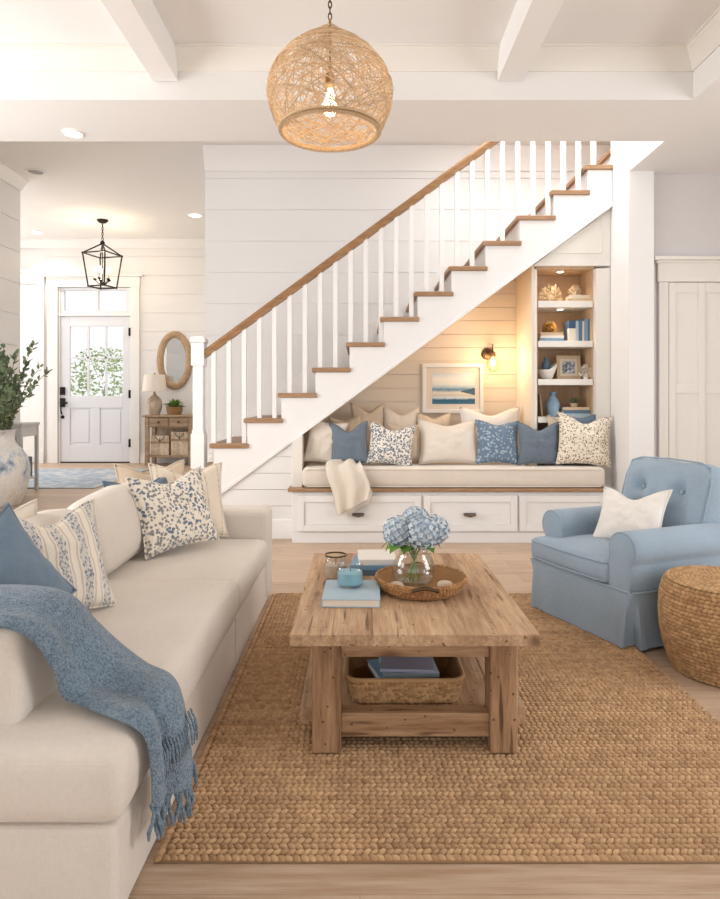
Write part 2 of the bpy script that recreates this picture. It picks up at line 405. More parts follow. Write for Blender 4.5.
for k, c in dict(bk_blue=(124, 160, 190), bk_navy=(58, 84, 116), bk_mid=(92, 118, 142), bk_pale=(172, 192, 204), bk_cream=(226, 212, 192), bk_tan=(206, 182, 150), bk_white=(232, 226, 218), bk_lav=(178, 182, 206)).items():
    M[k] = plain(k.replace('bk', 'book_cloth'), rgb(*c), .6)
M['crate'] = ceramic('whitewashed_crate', [(.35, rgb(176, 152, 124)), (.6, rgb(222, 206, 186))], 12., .8)
M['greyfurn'] = paint('grey_furniture_paint', rgb(206, 206, 206), .5)
M['pot'] = wood('basket_pot', rgb(170, 134, 96), rgb(126, 94, 62), (6, 6, 30), .8, False)
def foyer_rug():
    t = NT('faded_blue_rug'); n = t.noise(t.co(), 9., 5., .7); v = t.voro(t.co(), 7.)
    t.col(t.ramp(t.math('ADD', t.math('MULTIPLY', n, .7), t.math('MULTIPLY', v, .35)), [(.4, rgb(150, 166, 184)), (.62, rgb(194, 200, 206)), (.75, rgb(214, 206, 198))])); t.bump(t.noise(t.co(), 200., 2.), .4, .004); return t.set(.95, spec=.1)
M['foyerrug'] = foyer_rug()
M['out_tree'] = tinted('garden_leaf', rgb(120, 158, 84), rgb(206, 222, 160), .7)
M['out_ground'] = plain('pale_paving', rgb(210, 206, 196), .8)
# ---------------------------------------------------------------- the setting
P = .16                        # foyer level, one step up
HC, HF = 3.016, 3.728          # soffit height, stair hall and foyer ceiling height
ZP = 5.55                      # front plane of the stair
ZD = 10.4                      # front door wall
XC = 2.152                     # wall to the right of the stair
def groove_profile(y, z0, z1, pitch, d=.009, g=.007, back=.06, off=0.):
    pts = [(y, z0)]; z = z0+pitch-off
    while z < z1-.02:
        pts += [(y, z-g/2), (y+d, z-g/2), (y+d, z+g/2), (y, z+g/2)]; z += pitch
    pts += [(y, z1), (y+back, z1), (y+back, z0)]
    return pts
def board_wall_y(mb, y, x0, x1, z0, z1, pitch, back=.06, off=0.):     # faces -Y
    return mb.prism(groove_profile(y, z0, z1, pitch, back=back, off=off), 'x', x0, x1)
def board_wall_x(mb, x, y0, y1, z0, z1, pitch, sgn=1, back=.06):      # faces +X when sgn is 1
    pr = [(x-sgn*(q-0), z) for q, z in [(a, b) for a, b in groove_profile(0, z0, z1, pitch, back=back)]]
    return mb.prism(pr, 'y', y0, y1)

struct('floor', MB().box(-4.2, 4.2, -3, 6.9, -.1, 0), M['floor'])
struct('floor_foyer', MB().box(-7, -1.15, 5.62, 10.8, 0, P), M['floor'], bevel=.008)
# coffered living room ceiling
struct('ceiling_coffer', MB().box(-4.2, 2.1, -2.6, 4.0, 3.312, 3.42), M['ceil'])
struct('ceiling_soffit', MB().box(-4.2, 4.0, 3.96, 4.6, HC, 3.42), M['ceil'])
mb = MB().box(2.03, 4.0, -2.6, 3.96, HC, 3.42); struct('ceiling_soffit_right', mb, M['ceil'])
mb = MB().prism([(XC+.03, 4.6), (4.0, 4.6), (4.0, 5.6), (XC+.03, 5.6)], 'z', HC, 3.42); struct('ceiling_right', mb, M['ceil'])
struct('ceiling_hall', MB().box(-7, .8, 4.6, 10.7, HF, HF+.12), M['ceil'])
mb = MB().box(.8, 4, 6.22, 6.75, HF, HF+.12); struct('ceiling_stairwell', mb, M['ceil'])
for i, x in enumerate((-1.183, .912, -3.27)):
    struct('trim_beam_%d' % (i+1), MB().box(x-.077, x+.077, -2.6, 3.95, 3.125, 3.33), M['ceil'], bevel=.004)
cp = [(0, 0), (0, -.126), (.014, -.126), (.02, -.108), (.03, -.098), (.062, -.04), (.075, -.03), (.08, -.014), (.092, -.012), (.092, 0)]
segs = [(-4.2, -3.347), (-3.193, -1.26), (-1.106, .835), (.989, 2.03)]
for i, (a, b) in enumerate(segs):
    struct('trim_crown_%d' % (i+1), MB().prism([(3.96-d, 3.312+z) for d, z in cp], 'x', a, b), M['trimcream'], smooth=30)
struct('trim_crown_5', MB().prism([(2.03-d, 3.312+z) for d, z in cp], 'y', -2.6, 3.955), M['trimcream'], smooth=30)
# living room side walls (window bay in the left one)
mb = MB(); board_wall_x(mb, -3.94, -2.6, .3, 0, 3.42, .3); struct('wall_left_front', mb, M['shiplap'])
mb = MB(); board_wall_x(mb, -3.94, 4.1, 7.54, 0, HF, .36); struct('wall_left', mb, M['shiplap'])
mb = MB(); board_wall_x(mb, -3.94, .3, 4.1, 0, .55, .3); struct('wall_left_sill', mb, M['shiplap'])
mb = MB(); board_wall_x(mb, -3.94, .3, 4.1, 2.75, 3.42, .3); struct('wall_left_head', mb, M['shiplap'])
mb = MB()
for y in (.3, 1.53, 2.77, 4.02): mb.box(-4.0, -3.93, y, y+.08, .55, 2.75)
mb.box(-4.0, -3.93, .38, 4.02, .55, .63).box(-4.0, -3.93, .38, 4.02, 2.67, 2.75); struct('window_2', mb, M['white'])
struct('wall_right', MB().box(3.9, 4.0, -2.6, .2, 0, HC).box(3.9, 4.0, 3.0, 5.3, 0, HC).box(3.9, 4.0, .2, 3.0, 0, .5).box(3.9, 4.0, .2, 3.0, 2.75, HC), M['wall'])
mb = MB()
for y in (.2, 1.56, 2.92): mb.box(3.9, 3.98, y, y+.08, .5, 2.75)
mb.box(3.9, 3.98, .28, 2.92, .5, .58).box(3.9, 3.98, .28, 2.92, 2.67, 2.75); struct('added_window_3', mb, M['white'])  # unseen window, made up to let the right-hand fill in
cr = [(0, 0), (0, -.13), (.018, -.13), (.03, -.1), (.09, -.03), (.1, -.02), (.1, 0)]
struct('trim_crown_6', MB().prism([(-3.94+d, HF+z) for d, z in cr], 'y', 4.62, 7.54), M['white'], smooth=30)
struct('rear_light_block', MB().box(-4.0, 4.0, -2.7, -2.6, 1.95, 3.42), M['wall'])  # unseen, added to block high rear light and darken the cross-beam face
# foyer
mb = MB(); board_wall_y(mb, ZD, -5.04, -4.832, P, HF, .3); struct('wall_foyer_pier', mb, M['shiplap'])
mb = MB(); board_wall_y(mb, ZD, -3.648, -1.5, P, HF, .3); struct('wall_foyer', mb, M['shiplap'])
mb = MB(); board_wall_y(mb, ZD, -4.832, -3.648, 2.972, HF, .3, off=(2.972-P) % .3); struct('wall_foyer_head', mb, M['shiplap'])
struct('wall_foyer_left_back', MB().box(-7, -5.04, ZD+.02, ZD+.1, P, HF), M['white'])
struct('wall_foyer_left', MB().box(-7.06, -7, 7.4, ZD+.1, 0, HF), M['wall'])
struct('trim_crown_7', MB().prism([(ZD-d, HF+z) for d, z in cr], 'x', -7, -1.5), M['white'], smooth=30)
mb = MB(); board_wall_x(mb, -1.574, 6.66, ZD, P, HF, .32, -1); struct('wall_foyer_right', mb, M['shiplap'])
# wall behind the stair
mb = MB(); board_wall_y(mb, 6.6, -1.574, 3.6, 0, 5.2, .318, off=.07); struct('wall_stair_back', mb, M['shiplap'])
struct('trim_crown_8', MB().prism([(6.6-d, HF+z*1.75) for d, z in cr], 'x', -1.574, 3.6), M['white'], smooth=30)
# shaft above the stair, and the wall to its right
struct('wall_stairwell', MB().box(XC, XC+.03, 4.6, 5.2, HC, 5.2), M['white'])
struct('wall_stairwell_front', MB().box(.75, XC, 4.55, 4.6, 3.42, 5.2), M['white'])
struct('wall_stairwell_left', MB().box(.74, .8, 4.6, 6.22, HF+.12, 5.2), M['white'])
struct('wall_stair_end', MB().box(XC, 2.352, 5.2, 5.58, 0, 5.2), M['white'])
# spandrel boards under the stringer
SL = .737
def under(x): return .329+SL*(x+1.255)          # lower edge of the stringer
def clipped_boards(mb, y0, y1, x0, x1, z0, zmax, pitch, gap=.0035):
    z = z0
    while z < zmax:
        a, b = z, min(z+pitch-gap, zmax)
        xa = max(x0, -1.255+(a-.329)/SL); xb = max(x0, -1.255+(b-.329)/SL)
        if xa >= x1-.01: break
        if xb >= x1: b = under(x1); xb = x1-.002
        mb.prism([(xa, a), (x1, a), (x1, b), (xb, b)], 'y', y0, y1)
        z += pitch
    return mb
mb = clipped_boards(MB(), ZP, ZP+.03, -1.72, -.574, 0, 2, .14)
mb.prism([(-1.7, 0), (-.574, 0), (-.574, under(-.574)-.01), (-1.7, .01)], 'y', ZP+.022, ZP+.05); struct('wall_spandrel', mb, M['shiplap'])
struct('baseboard_spandrel', MB().prism([(ZP-.018, 0), (ZP-.018, .15), (ZP-.012, .165), (ZP, .17), (ZP, 0)], 'x', -1.3, -.575), M['white'], bevel=.003)
mb = clipped_boards(MB(), 6.18, 6.22, -.57, 1.483, .4, 2.45, .128)
mb.prism([(-.57, .4), (1.483, .4), (1.483, under(1.483)-.03), (-.57, under(-.57)-.03)], 'y', 6.205, 6.24); struct('wall_nook', mb, M['nook'])
struct('wall_nook_left', MB().prism([(5.57, .1), (6.18, .1), (6.18, under(-.574)), (5.57, under(-.574))], 'x', -.6, -.574), M['nook'])
struct('trim_nook_post', MB().prism([(-.574, .03), (-.487, .03), (-.487, under(-.487)-.004), (-.574, under(-.574)-.004)], 'y', 5.47, ZP+.06), M['trimcream'], bevel=.004)
# right back wall with the closet doors
ZR = 5.27
struct('wall_right_back', MB().box(2.352, 4.0, ZR, ZR+.1, 0, HC), M['greywall'])
struct('trim_pilaster', MB().box(2.352, px_x(655, ZR), ZR-.012, ZR, 0, HC), M['greywall'])
x0, x1, zt = px_x(667, ZR), 3.56, py_z(282.5, ZR)
mb = MB().box(px_x(657.5, ZR), x0, ZR-.03, ZR, 0, zt).box(x1, x1+.078, ZR-.03, ZR, 0, zt)
mb.box(px_x(657.5, ZR)-.012, x1+.09, ZR-.04, ZR, zt, zt+.17)
mb.box(px_x(657.5, ZR)-.05, x1+.13, ZR-.075, ZR, zt+.17, zt+.2).box(px_x(657.5, ZR)-.03, x1+.11, ZR-.055, ZR, zt+.15, zt+.17)
struct('trim_closet_casing', mb, M['trimcream'], bevel=.004)
def panel_door(mb, x0, x1, z0, z1, y, cols, rails, stile=.1, t=.03, d=.012):
    "door leaf facing -Y: a slab set back by d and raised stiles and rails; rails: z values of panel limits pairs"
    mb.box(x0, x1, y+d, y+t, z0, z1)
    xs = [x0]; cw = (x1-x0-stile*(cols+1))/cols
    for c in range(cols+1):
        a = x0+c*(cw+stile); mb.box(a, a+stile, y, y+d+.002, z0, z1)
    prev = z0
    for (a, b) in rails+[(z1, None)]:
        for c in range(cols):
            q = x0+stile+c*(cw+stile); mb.box(q, q+cw, y, y+d+.002, prev, a)
        if b is None: break
        prev = b
    return mb
half = (x1-x0)/2
for k in range(2):
    a = x0+.004+k*half; b = a+half-.006
    d2 = struct('door_%d' % (k+2), panel_door(MB(), a, b, .012, zt-.004, ZR-.028, 2, [(.16, 1.235), (1.31, zt-.09)], .055), M['trimcream'], bevel=.003)
    hb = MB().box((b-.04 if k == 0 else a+.03), (b-.03 if k == 0 else a+.04), ZR-.06, ZR-.03, .95, 1.1); hb.build('door_handle', M['pewter'], d2, bevel=.003)
struct('baseboard_right', MB().box(2.352, px_x(657.5, ZR), ZR-.03, ZR-.01, 0, .14).box(3.65, 3.9, ZR-.02, ZR, 0, .14), M['white'], bevel=.003)
# front door
dx0, dx1, dz1 = -4.825, -3.655, 2.512
tz0, tz1 = 2.545, 2.965
mb = MB().box(px_x(48, ZD), dx0, ZD-.035, ZD, P, 2.98).box(dx1, px_x(140, ZD), ZD-.035, ZD, P, 2.98)
mb.box(px_x(48, ZD)-.01, px_x(140, ZD)+.01, ZD-.045, ZD, 2.97, 3.13).box(px_x(48, ZD)-.06, px_x(140, ZD)+.06, ZD-.09, ZD, 3.13, 3.165)
mb.box(dx0, dx1, ZD-.015, ZD+.08, dz1, tz0).box(dx0, dx0+.03, ZD+.0, ZD+.08, P, 2.97).box(dx1-.03, dx1, ZD, ZD+.08, P, 2.97)
struct('trim_door_casing', mb, M['white'], bevel=.004)
t = struct('window_1', MB().box(dx0+.03, dx0+.09, ZD+.01, ZD+.06, tz0, tz1).box(dx1-.09, dx1-.03, ZD+.01, ZD+.06, tz0, tz1).box(dx0+.09, dx1-.09, ZD+.01, ZD+.06, tz0, tz0+.05).box(dx0+.09, dx1-.09, ZD+.01, ZD+.06, tz1-.04, tz1).box(px_x(97, ZD)-.02, px_x(97, ZD)+.02, ZD+.01, ZD+.06, tz0+.05, tz1-.04), M['door'], bevel=.004)
MB().box(dx0+.09, dx1-.09, ZD+.032, ZD+.038, tz0+.05, tz1-.04).build('window_pane', M['pane'], t)
ax0, ax1 = dx0+.034, dx1-.034
gx0, gx1, gz0, gz1 = px_x(69.5, ZD), px_x(122.5, ZD), py_z(396, ZD), py_z(326, ZD)
py0, py1 = py_z(445, ZD), py_z(408, ZD)
Y0, Y1 = ZD+.012, ZD+.052
mb = MB().box(ax0, gx0, Y0, Y1, P+.012, dz1-.004).box(gx1, ax1, Y0, Y1, P+.012, dz1-.004).box(gx0, gx1, Y0, Y1, gz1, dz1-.004).box(gx0, gx1, Y0, Y1, py1, gz0).box(gx0, gx1, Y0, Y1, P+.012, py0)
m0, m1 = px_x(91, ZD), px_x(99.5, ZD)
mb.box(m0, m1, Y0, Y1, py0, py1)
for a, b in ((gx0, m0), (m1, gx1)): mb.box(a, b, Y0+.016, Y1, py0, py1).box(a+.04, b-.04, Y0+.006, Y0+.018, py0+.04, py1-.04)
d1 = struct('door_1', mb, M['door'], bevel=.005)
mb = MB()
for q in (87.6, 105.4): mb.box(px_x(q, ZD)-.014, px_x(q, ZD)+.014, Y0+.004, Y1-.004, gz0, gz1)
zc = py_z(357.5, ZD); mb.box(gx0, gx1, Y0+.004, Y1-.004, zc-.014, zc+.014); mb.build('muntin', M['door'], d1)
MB().box(gx0, gx1, Y0+.02, Y0+.024, gz0, gz1).build('door_pane', M['pane'], d1)
hx = px_x(62.5, ZD)
tag(MB().box(hx-.04, hx+.04, Y0-.025, Y0, py_z(395, ZD), py_z(387, ZD)).box(hx-.02, hx+.02, Y0-.05, Y0-.02, py_z(392, ZD), py_z(390, ZD)).build('deadbolt', M['black'], d1, bevel=.006), 'black deadbolt keypad')
mb = MB().box(hx-.04, hx+.04, Y0-.02, Y0, py_z(407, ZD), py_z(398, ZD)); mb.box(hx-.02, hx+.1, Y0-.07, Y0-.05, py_z(404, ZD), py_z(402, ZD)); mb.tube([(hx, Y0-.02, py_z(402, ZD)), (hx, Y0-.07, py_z(405, ZD)), (hx, Y0-.07, py_z(411, ZD)), (hx, Y0-.03, py_z(414, ZD))], .012)
mb.ball((hx, Y0-.01, py_z(417, ZD)), .028); tag(mb.build('door_handle', M['black'], d1, smooth=40), 'black lever handleset')
for q in (332, 394, 443): tag(MB().box(dx1-.04, dx1-.015, ZD-.03, ZD+.012, py_z(q+4, ZD), py_z(q-4, ZD)).build('hinge', M['black'], d1), 'black hinge')
MB().box(ax0, ax1, Y0-.01, Y1, P+.001, P+.02).build('door_sweep', M['black'], d1)
# cased side door left of the front door
s0, s1 = -6.1, px_x(38, ZD)
mb = MB().box(s1, -5.035, ZD-.05, ZD+.02, P, py_z(273, ZD)).box(s0-.1, -5.02, ZD-.06, ZD+.02, py_z(273, ZD), py_z(271, ZD)+.02).box(s0, s1, ZD-.03, ZD+.02, py_z(284, ZD), py_z(273, ZD)).box(s1-.03, -5.035, ZD-.065, ZD-.05, P, P+.2)
struct('trim_side_casing', mb, M['white'], bevel=.004)
struct('door_4', panel_door(MB(), s0, s1-.01, P+.01, py_z(284, ZD)-.01, ZD-.02, 2, [(P+.22, P+.9), (P+1.05, py_z(318, ZD)), (py_z(312, ZD), py_z(288, ZD))], .13), M['white'], bevel=.004)
mb = MB().box(px_x(140, ZD)+.002, -1.6, ZD-.02, ZD, P, P+.15); struct('baseboard_foyer', mb, M['white'], bevel=.003)
struct('baseboard_left', MB().box(-3.94, -3.92, 5.65, 7.54, P, P+.15), M['white'], bevel=.003)
# outside the front door
struct('floor_porch', MB().box(-12, 2, 10.8, 24, -.1, .1), M['out_ground'])
def leafy(mb, c, r, n, L, seed, flat=1.):
    rnd = random.Random(seed)
    for i in range(n):
        d = Vector((rnd.gauss(0, 1), rnd.gauss(0, 1), rnd.gauss(0, 1))).normalized()*r*(.45+.55*rnd.random()**.5); d.z *= flat
        p = Vector(c)+d; a = Vector((rnd.gauss(0, 1), rnd.gauss(0, 1), rnd.gauss(0, .7))).normalized(); b = a.orthogonal().normalized(); l = L*(.7+.6*rnd.random())
        b = Matrix.Rotation(rnd.random()*6.28, 3, a) @ b
        mb.ct = rnd.random(); mb.add([p-a*l, p+b*l*.45, p+a*l, p-b*l*.45], [(0, 1, 2, 3)])
    return mb
for i, (x, y, z, r, txt) in enumerate([(-5.35, 13.6, 1.45, .85, 'bushy green shrub seen through the middle panes of the front door'), (-5.0, 18.5, 2.2, 1.2, 'taller pale green tree beyond the porch behind the front door')]):
    t = thing('garden_shrub' if i == 0 else 'garden_tree', txt, 'shrub' if i == 0 else 'tree', (x, y, .1))
    leafy(MB(), (x, y, z), r, 1100, .05, i).build('foliage', M['out_tree'], t)
    MB().tube([(x, y, .1), (x+.03, y, z)], [.06, .03]).build('stem', M['twig'], t, smooth=60)
t = MB().box(-6.05, -5.87, 11.9, 12.08, .1, 3.6); t.box(-6.1, -5.82, 11.85, 12.13, .1, .3).box(-6.1, -5.82, 11.85, 12.13, 3.3, 3.5); struct('trim_porch_column', t, M['white'], bevel=.01)
# ---------------------------------------------------------------- staircase
RISE, RUN = .2156, .2903
def tx(k): return -1.571+RUN*k
def tz(k): return .596+RISE*k
st = thing('staircase', 'white staircase with oak treads, oak handrail and square white balusters rising above the window seat', 'staircase', (tx(-1), ZP, P))
KMAX = 16
for k in range(-1, KMAX):
    xl, xr = tx(k), tx(k)+.333
    if k == 0: xl = px_x(192, ZP)
    y1 = 6.585
    if k >= 12:
        if k == 12: MB().box(xl, 2.148, ZP-.035, 5.575, tz(k)-.04, tz(k)).box(xl, xr, 5.585, y1, tz(k)-.04, tz(k)).build('tread', M['oak'], st, bevel=.008)
        else: MB().box(xl, xr, 5.585, y1, tz(k)-.04, tz(k)).build('tread', M['oak'], st, bevel=.008)
    else: MB().box(xl, xr, ZP-.035, y1, tz(k)-.04, tz(k)).build('tread', M['oak'], st, bevel=.008)
    rz0 = P if k == -1 else tz(k-1)
    MB().box(xl+.032, xl+.05, ZP+.012 if k < 12 else 5.585, y1, rz0, tz(k)-.04).build('riser', M['white'], st)
# outer stringer with a sawtooth top
xe = 2.148
pts = [(tx(-1)+.03, P), (tx(-1)+.03, tz(-1)-.04)]
for k in range(0, 13):
    xk = (px_x(192, ZP) if k == 0 else tx(k))+.03
    pts += [(xk, tz(k-1)-.04), (xk, tz(k)-.04)]
pts += [(xe, tz(12)-.04), (xe, under(xe)), (-1.255+(P-.329)/SL, P)]
MB().prism(pts, 'y', ZP-.012, ZP+.012).build('stringer', M['white'], st)
nrm = Vector((-SL, 1)).normalized()
xa = -1.255+(P-.329)/SL
for (o0, o1, d, nm) in ((-.002, .03, .022, 'stringer_trim'),):
    a, b = Vector((xa, P)), Vector((xe, under(xe)))
    MB().prism([tuple(a-nrm*.005), tuple(b-nrm*.005), tuple(b+nrm*.026), tuple(a+nrm*.026)], 'y', ZP-.022, ZP+.02).build(nm, M['white'], st, bevel=.004)
a, b = Vector((xa, P)), Vector((2.6, under(2.6)))
MB().prism([tuple(a+nrm*.0), tuple(b), tuple(b+nrm*.03), tuple(a+nrm*.03)], 'y', ZP+.021, 6.58).build('soffit', M['nook'], st)
# skirt board on the back wall, newel, rail, balusters
s0, s1 = Vector((-1.54, .765-.01)), Vector((3.2, .765+4.74*SL))
MB().prism([(s0.x, s0.y-.3), (s1.x, s1.y-.3), (s1.x, s1.y), (s0.x, s0.y)], 'y', 6.572, 6.598).build('skirt_board', M['white'], st)
nx, ny = px_x(199, ZP+.05), ZP+.05
z0, z1 = tz(0), py_z(337, ny)
mb = MB().box(nx-.058, nx+.058, ny-.058, ny+.058, z0, z0+.3).box(nx-.044, nx+.044, ny-.044, ny+.044, z0+.3, z1-.23).box(nx-.056, nx+.056, ny-.056, ny+.056, z1-.25, z1-.05)
mb.box(nx-.05, nx+.05, ny-.05, ny+.05, z0+.3, z0+.33).box(nx-.066, nx+.066, ny-.066, ny+.066, z1-.05, z1-.025)
mb.prism([(nx-.07, z1-.025), (nx+.07, z1-.025), (nx+.05, z1), (nx-.05, z1)], 'y', ny-.06, ny+.06); mb.build('newel_post', M['white'], st, bevel=.005)
RY = ZP+.04
ra = at(204, 352, RY); rb = at(490, 141, RY); rd = (rb-ra)/(rb.x-ra.x)
def rail_z(x): return (ra+rd*(x-ra.x)).z
xe2 = 2.4
prof = [(-.028, -.05), (.028, -.05), (.03, -.028), (.036, -.018), (.034, .0), (.02, .012), (-.02, .012), (-.034, 0), (-.036, -.018), (-.03, -.028)]
mb = MB(); vs = []
for x in (ra.x, xe2):
    for (yy, zz) in prof: vs.append((x, RY+yy, rail_z(x)+zz/math.cos(math.atan(SL))+.0))
n = len(prof); mb.add(vs, [tuple(range(n)), tuple(range(n, 2*n))[::-1]]+[(i, n+i, n+(i+1) % n, (i+1) % n) for i in range(n)])
mb.build('handrail', M['rail'], st, smooth=50)
x = px_x(214, RY)
while x < 2.13:
    k = max(q for q in range(0, 14) if tx(q)+.0 <= x-.01)
    MB().box(x-.019, x+.019, RY-.019, RY+.019, tz(k), rail_z(x)-.055).build('baluster', M['white'], st, bevel=.003)
    x += .1305
t = thing('outlet_cover', 'small white outlet cover on the stringer beside the lowest visible tread', 'outlet', (px_x(211, ZP), ZP-.014, py_z(461, ZP)))
MB().box(px_x(208.8, ZP), px_x(213.4, ZP), ZP-.021, ZP-.012, py_z(461.5, ZP), py_z(450.5, ZP)).build('plate', M['trimcream'], t, bevel=.003)
for q in (453.4, 458.4): MB().box(px_x(210, ZP), px_x(212.2, ZP), ZP-.024, ZP-.02, py_z(q+1.4, ZP), py_z(q-1.4, ZP)).build('socket', M['greyfurn'], t)

# ---------------------------------------------------------------- window seat
BY = 5.38
bx0, bx1 = -.562, 2.062
bt = thing('storage_bench', 'built-in white window seat with three wide drawers and oak edge under the stair', 'bench', (.75, 5.75, 0))
MB().box(bx0+.01, bx1, BY+.02, 6.17, 0, .425).box(bx0, bx1, BY, BY+.02, 0, .085).box(bx0, bx1, BY+.004, BY+.02, .085, .425).build('carcass', M['white'], bt, bevel=.003)
tag(MB().box(bx0-.035, bx1, BY-.03, 6.17, .425, .452).build('seat_board', M['oak'], bt, bevel=.006), 'oak seat board')
MB().box(bx1+.001, 2.15, 5.5, 6.17, 0, .452).build('filler_panel', M['white'], bt, bevel=.003)
def shaker(mb, x0, x1, z0, z1, y, st_=.055):
    mb.box(x0+st_, x1-st_, y+.012, y+.02, z0+st_, z1-st_)
    mb.box(x0, x0+st_, y, y+.02, z0, z1).box(x1-st_, x1, y, y+.02, z0, z1).box(x0+st_, x1-st_, y, y+.02, z0, z0+st_).box(x0+st_, x1-st_, y, y+.02, z1-st_, z1); return mb
for a, b, hxp in ((297.5, 421, 358), (423.5, 517, 470), (519, 606, 563)):
    xa_, xb_ = px_x(a, BY), px_x(b, BY)
    d = shaker(MB(), xa_, xb_, .1, .395, BY-.02).build('drawer', M['white'], bt, bevel=.003)
    hx, hz = px_x(hxp, BY-.03), py_z(514, BY)
    mb = MB(); mb.tube([(hx-.045, BY-.02, hz), (hx-.042, BY-.04, hz), (hx, BY-.046, hz-.006), (hx+.042, BY-.04, hz), (hx+.045, BY-.02, hz)], [.008, .011, .015, .011, .008])
    mb.box(hx-.05, hx+.05, BY-.023, BY-.019, hz-.012, hz+.012); tag(mb.build('handle', M['pewter'], d, smooth=40), 'pewter cup handle')
L = [(-.48, 5.395), (2.04, 5.395), (2.04, 5.57), (1.47, 5.57), (1.47, 6.14), (-.48, 6.14)]
cu = thing('bench_cushion', 'long cream upholstered cushion on the window seat', 'cushion', (.75, 5.75, .453))
def warp_b(p, u, v, w):
    if w > .5: p.z += .008*nz(p.x*3, p.y*3, 1)+.008*(1-u*u)
    if v < -.8: p.y += .006*nz(p.x*4, p.z*6, 3)
    return p
mb = MB(); mb.soft(-.485, 2.045, 5.39, 5.575, .454, .622, .045, 5, warp_b); o = mb.build('front_pad', M['bench'], cu, smooth=180)
MB().soft(-.485, 1.47, 5.57, 6.15, .454, .618, .04, 4, warp_b).build('rear_pad', M['bench'], cu, smooth=180)
mb = MB()
for zz in (.464, .607): mb.tube([(-.44, 5.394, zz), (.3, 5.391, zz), (1.2, 5.391, zz), (2.0, 5.394, zz)], .006, 6)
mb.build('piping', M['cream'], cu, smooth=60)

# ---------------------------------------------------------------- bookcase at the end of the seat
SY = 5.62
bc = thing('built_in_bookcase', 'built-in cream bookcase with lit oak-backed shelves at the right end of the window seat', 'bookcase', (1.78, 5.78, .453))
zs = [(2.315, 2.40), (1.985, 2.041), (1.642, 1.695), (1.312, 1.364), (.986, 1.036), (.63, .68)]
ox0, ox1 = px_x(537, SY), px_x(594.5, SY)
SB = 5.95
def panel_y(x, z): return min(z, under(x)-.04)
MB().prism([(SY, .453), (6.18, .453), (6.18, under(1.485)-.004), (SY, under(1.485)-.004)], 'x', 1.484, 1.508).build('end_panel', M['nook'], bc)
MB().box(1.508, ox0, SY, SB, .453, 2.315).build('side_panel', M['trimcream'], bc, bevel=.002)
MB().box(ox1, 2.151, 5.586, SB, .453, 2.315).build('side_panel', M['trimcream'], bc, bevel=.002)
tag(MB().box(ox0, ox1, SB, SB+.02, .453, 2.34).build('back_panel', M['shelfback'], bc), 'oak back panel')
for a, b in ((ox0+.0005, ox0+.012), (ox1-.012, ox1-.0005)): tag(MB().box(a, b, SY+.03, SB, .453, 2.315).build('oak_lining', M['shelfback'], bc), 'oak side lining')
for i, (a, b) in enumerate(zs):
    if i == 0: MB().box(ox0, ox1, SY+.01, SB, 2.315, 2.335).build('top_panel', M['shelfback'], bc)
    else: MB().box(ox0+.012, ox1-.012, SY+.004, SB, a, b).build('shelf', M['trimcream'], bc, bevel=.003)
hz0 = 2.337
xh = -1.255+(hz0-.329)/SL
mb = MB().prism([(xh+.02, hz0), (2.15, hz0), (2.15, under(2.15)-.012), (xh+.025, hz0+.004)], 'y', SY-.036, SB+.02)
mb.build('header_panel', M['trimcream'], bc)
fx0, fx1 = px_x(556, SY-.05), px_x(602, SY-.05); fz = hz0+.11
mb = MB()
pts = [(px_x(549, SY), fz), (fx1, fz), (fx1, py_z(218, SY))]
for p, q in ((pts[0], pts[1]), (pts[1], pts[2]), (pts[2], pts[0])): mb.tube([(p[0], SY-.037, p[1]), (q[0], SY-.037, q[1])], .008, 6)
mb.build('panel_moulding', M['trimcream'], bc, smooth=60)

# shelf and nook lights
for i, (zz, xx) in enumerate(((2.315, 1.76), (1.985, 1.76))):
    t = thing('puck_light', ('small round puck light under the top of the bookcase', 'small round puck light under the upper shelf of the bookcase')[i], 'light', (xx, 5.72, zz-.008))
    MB().lathe([(.034, zz-.008), (.036, zz)], 20, (xx, 5.72, 0)).build('trim_ring', M['white'], t, smooth=40)
    MB().lathe([(.0, zz-.0095), (.026, zz-.009), (.026, zz-.007)], 20, (xx, 5.72, 0), cap=False).build('lens', M['lens'], t)
    spot('puck_beam', (xx, 5.72, zz-.02), 4.5, (1, .8, .55), 140, .03)

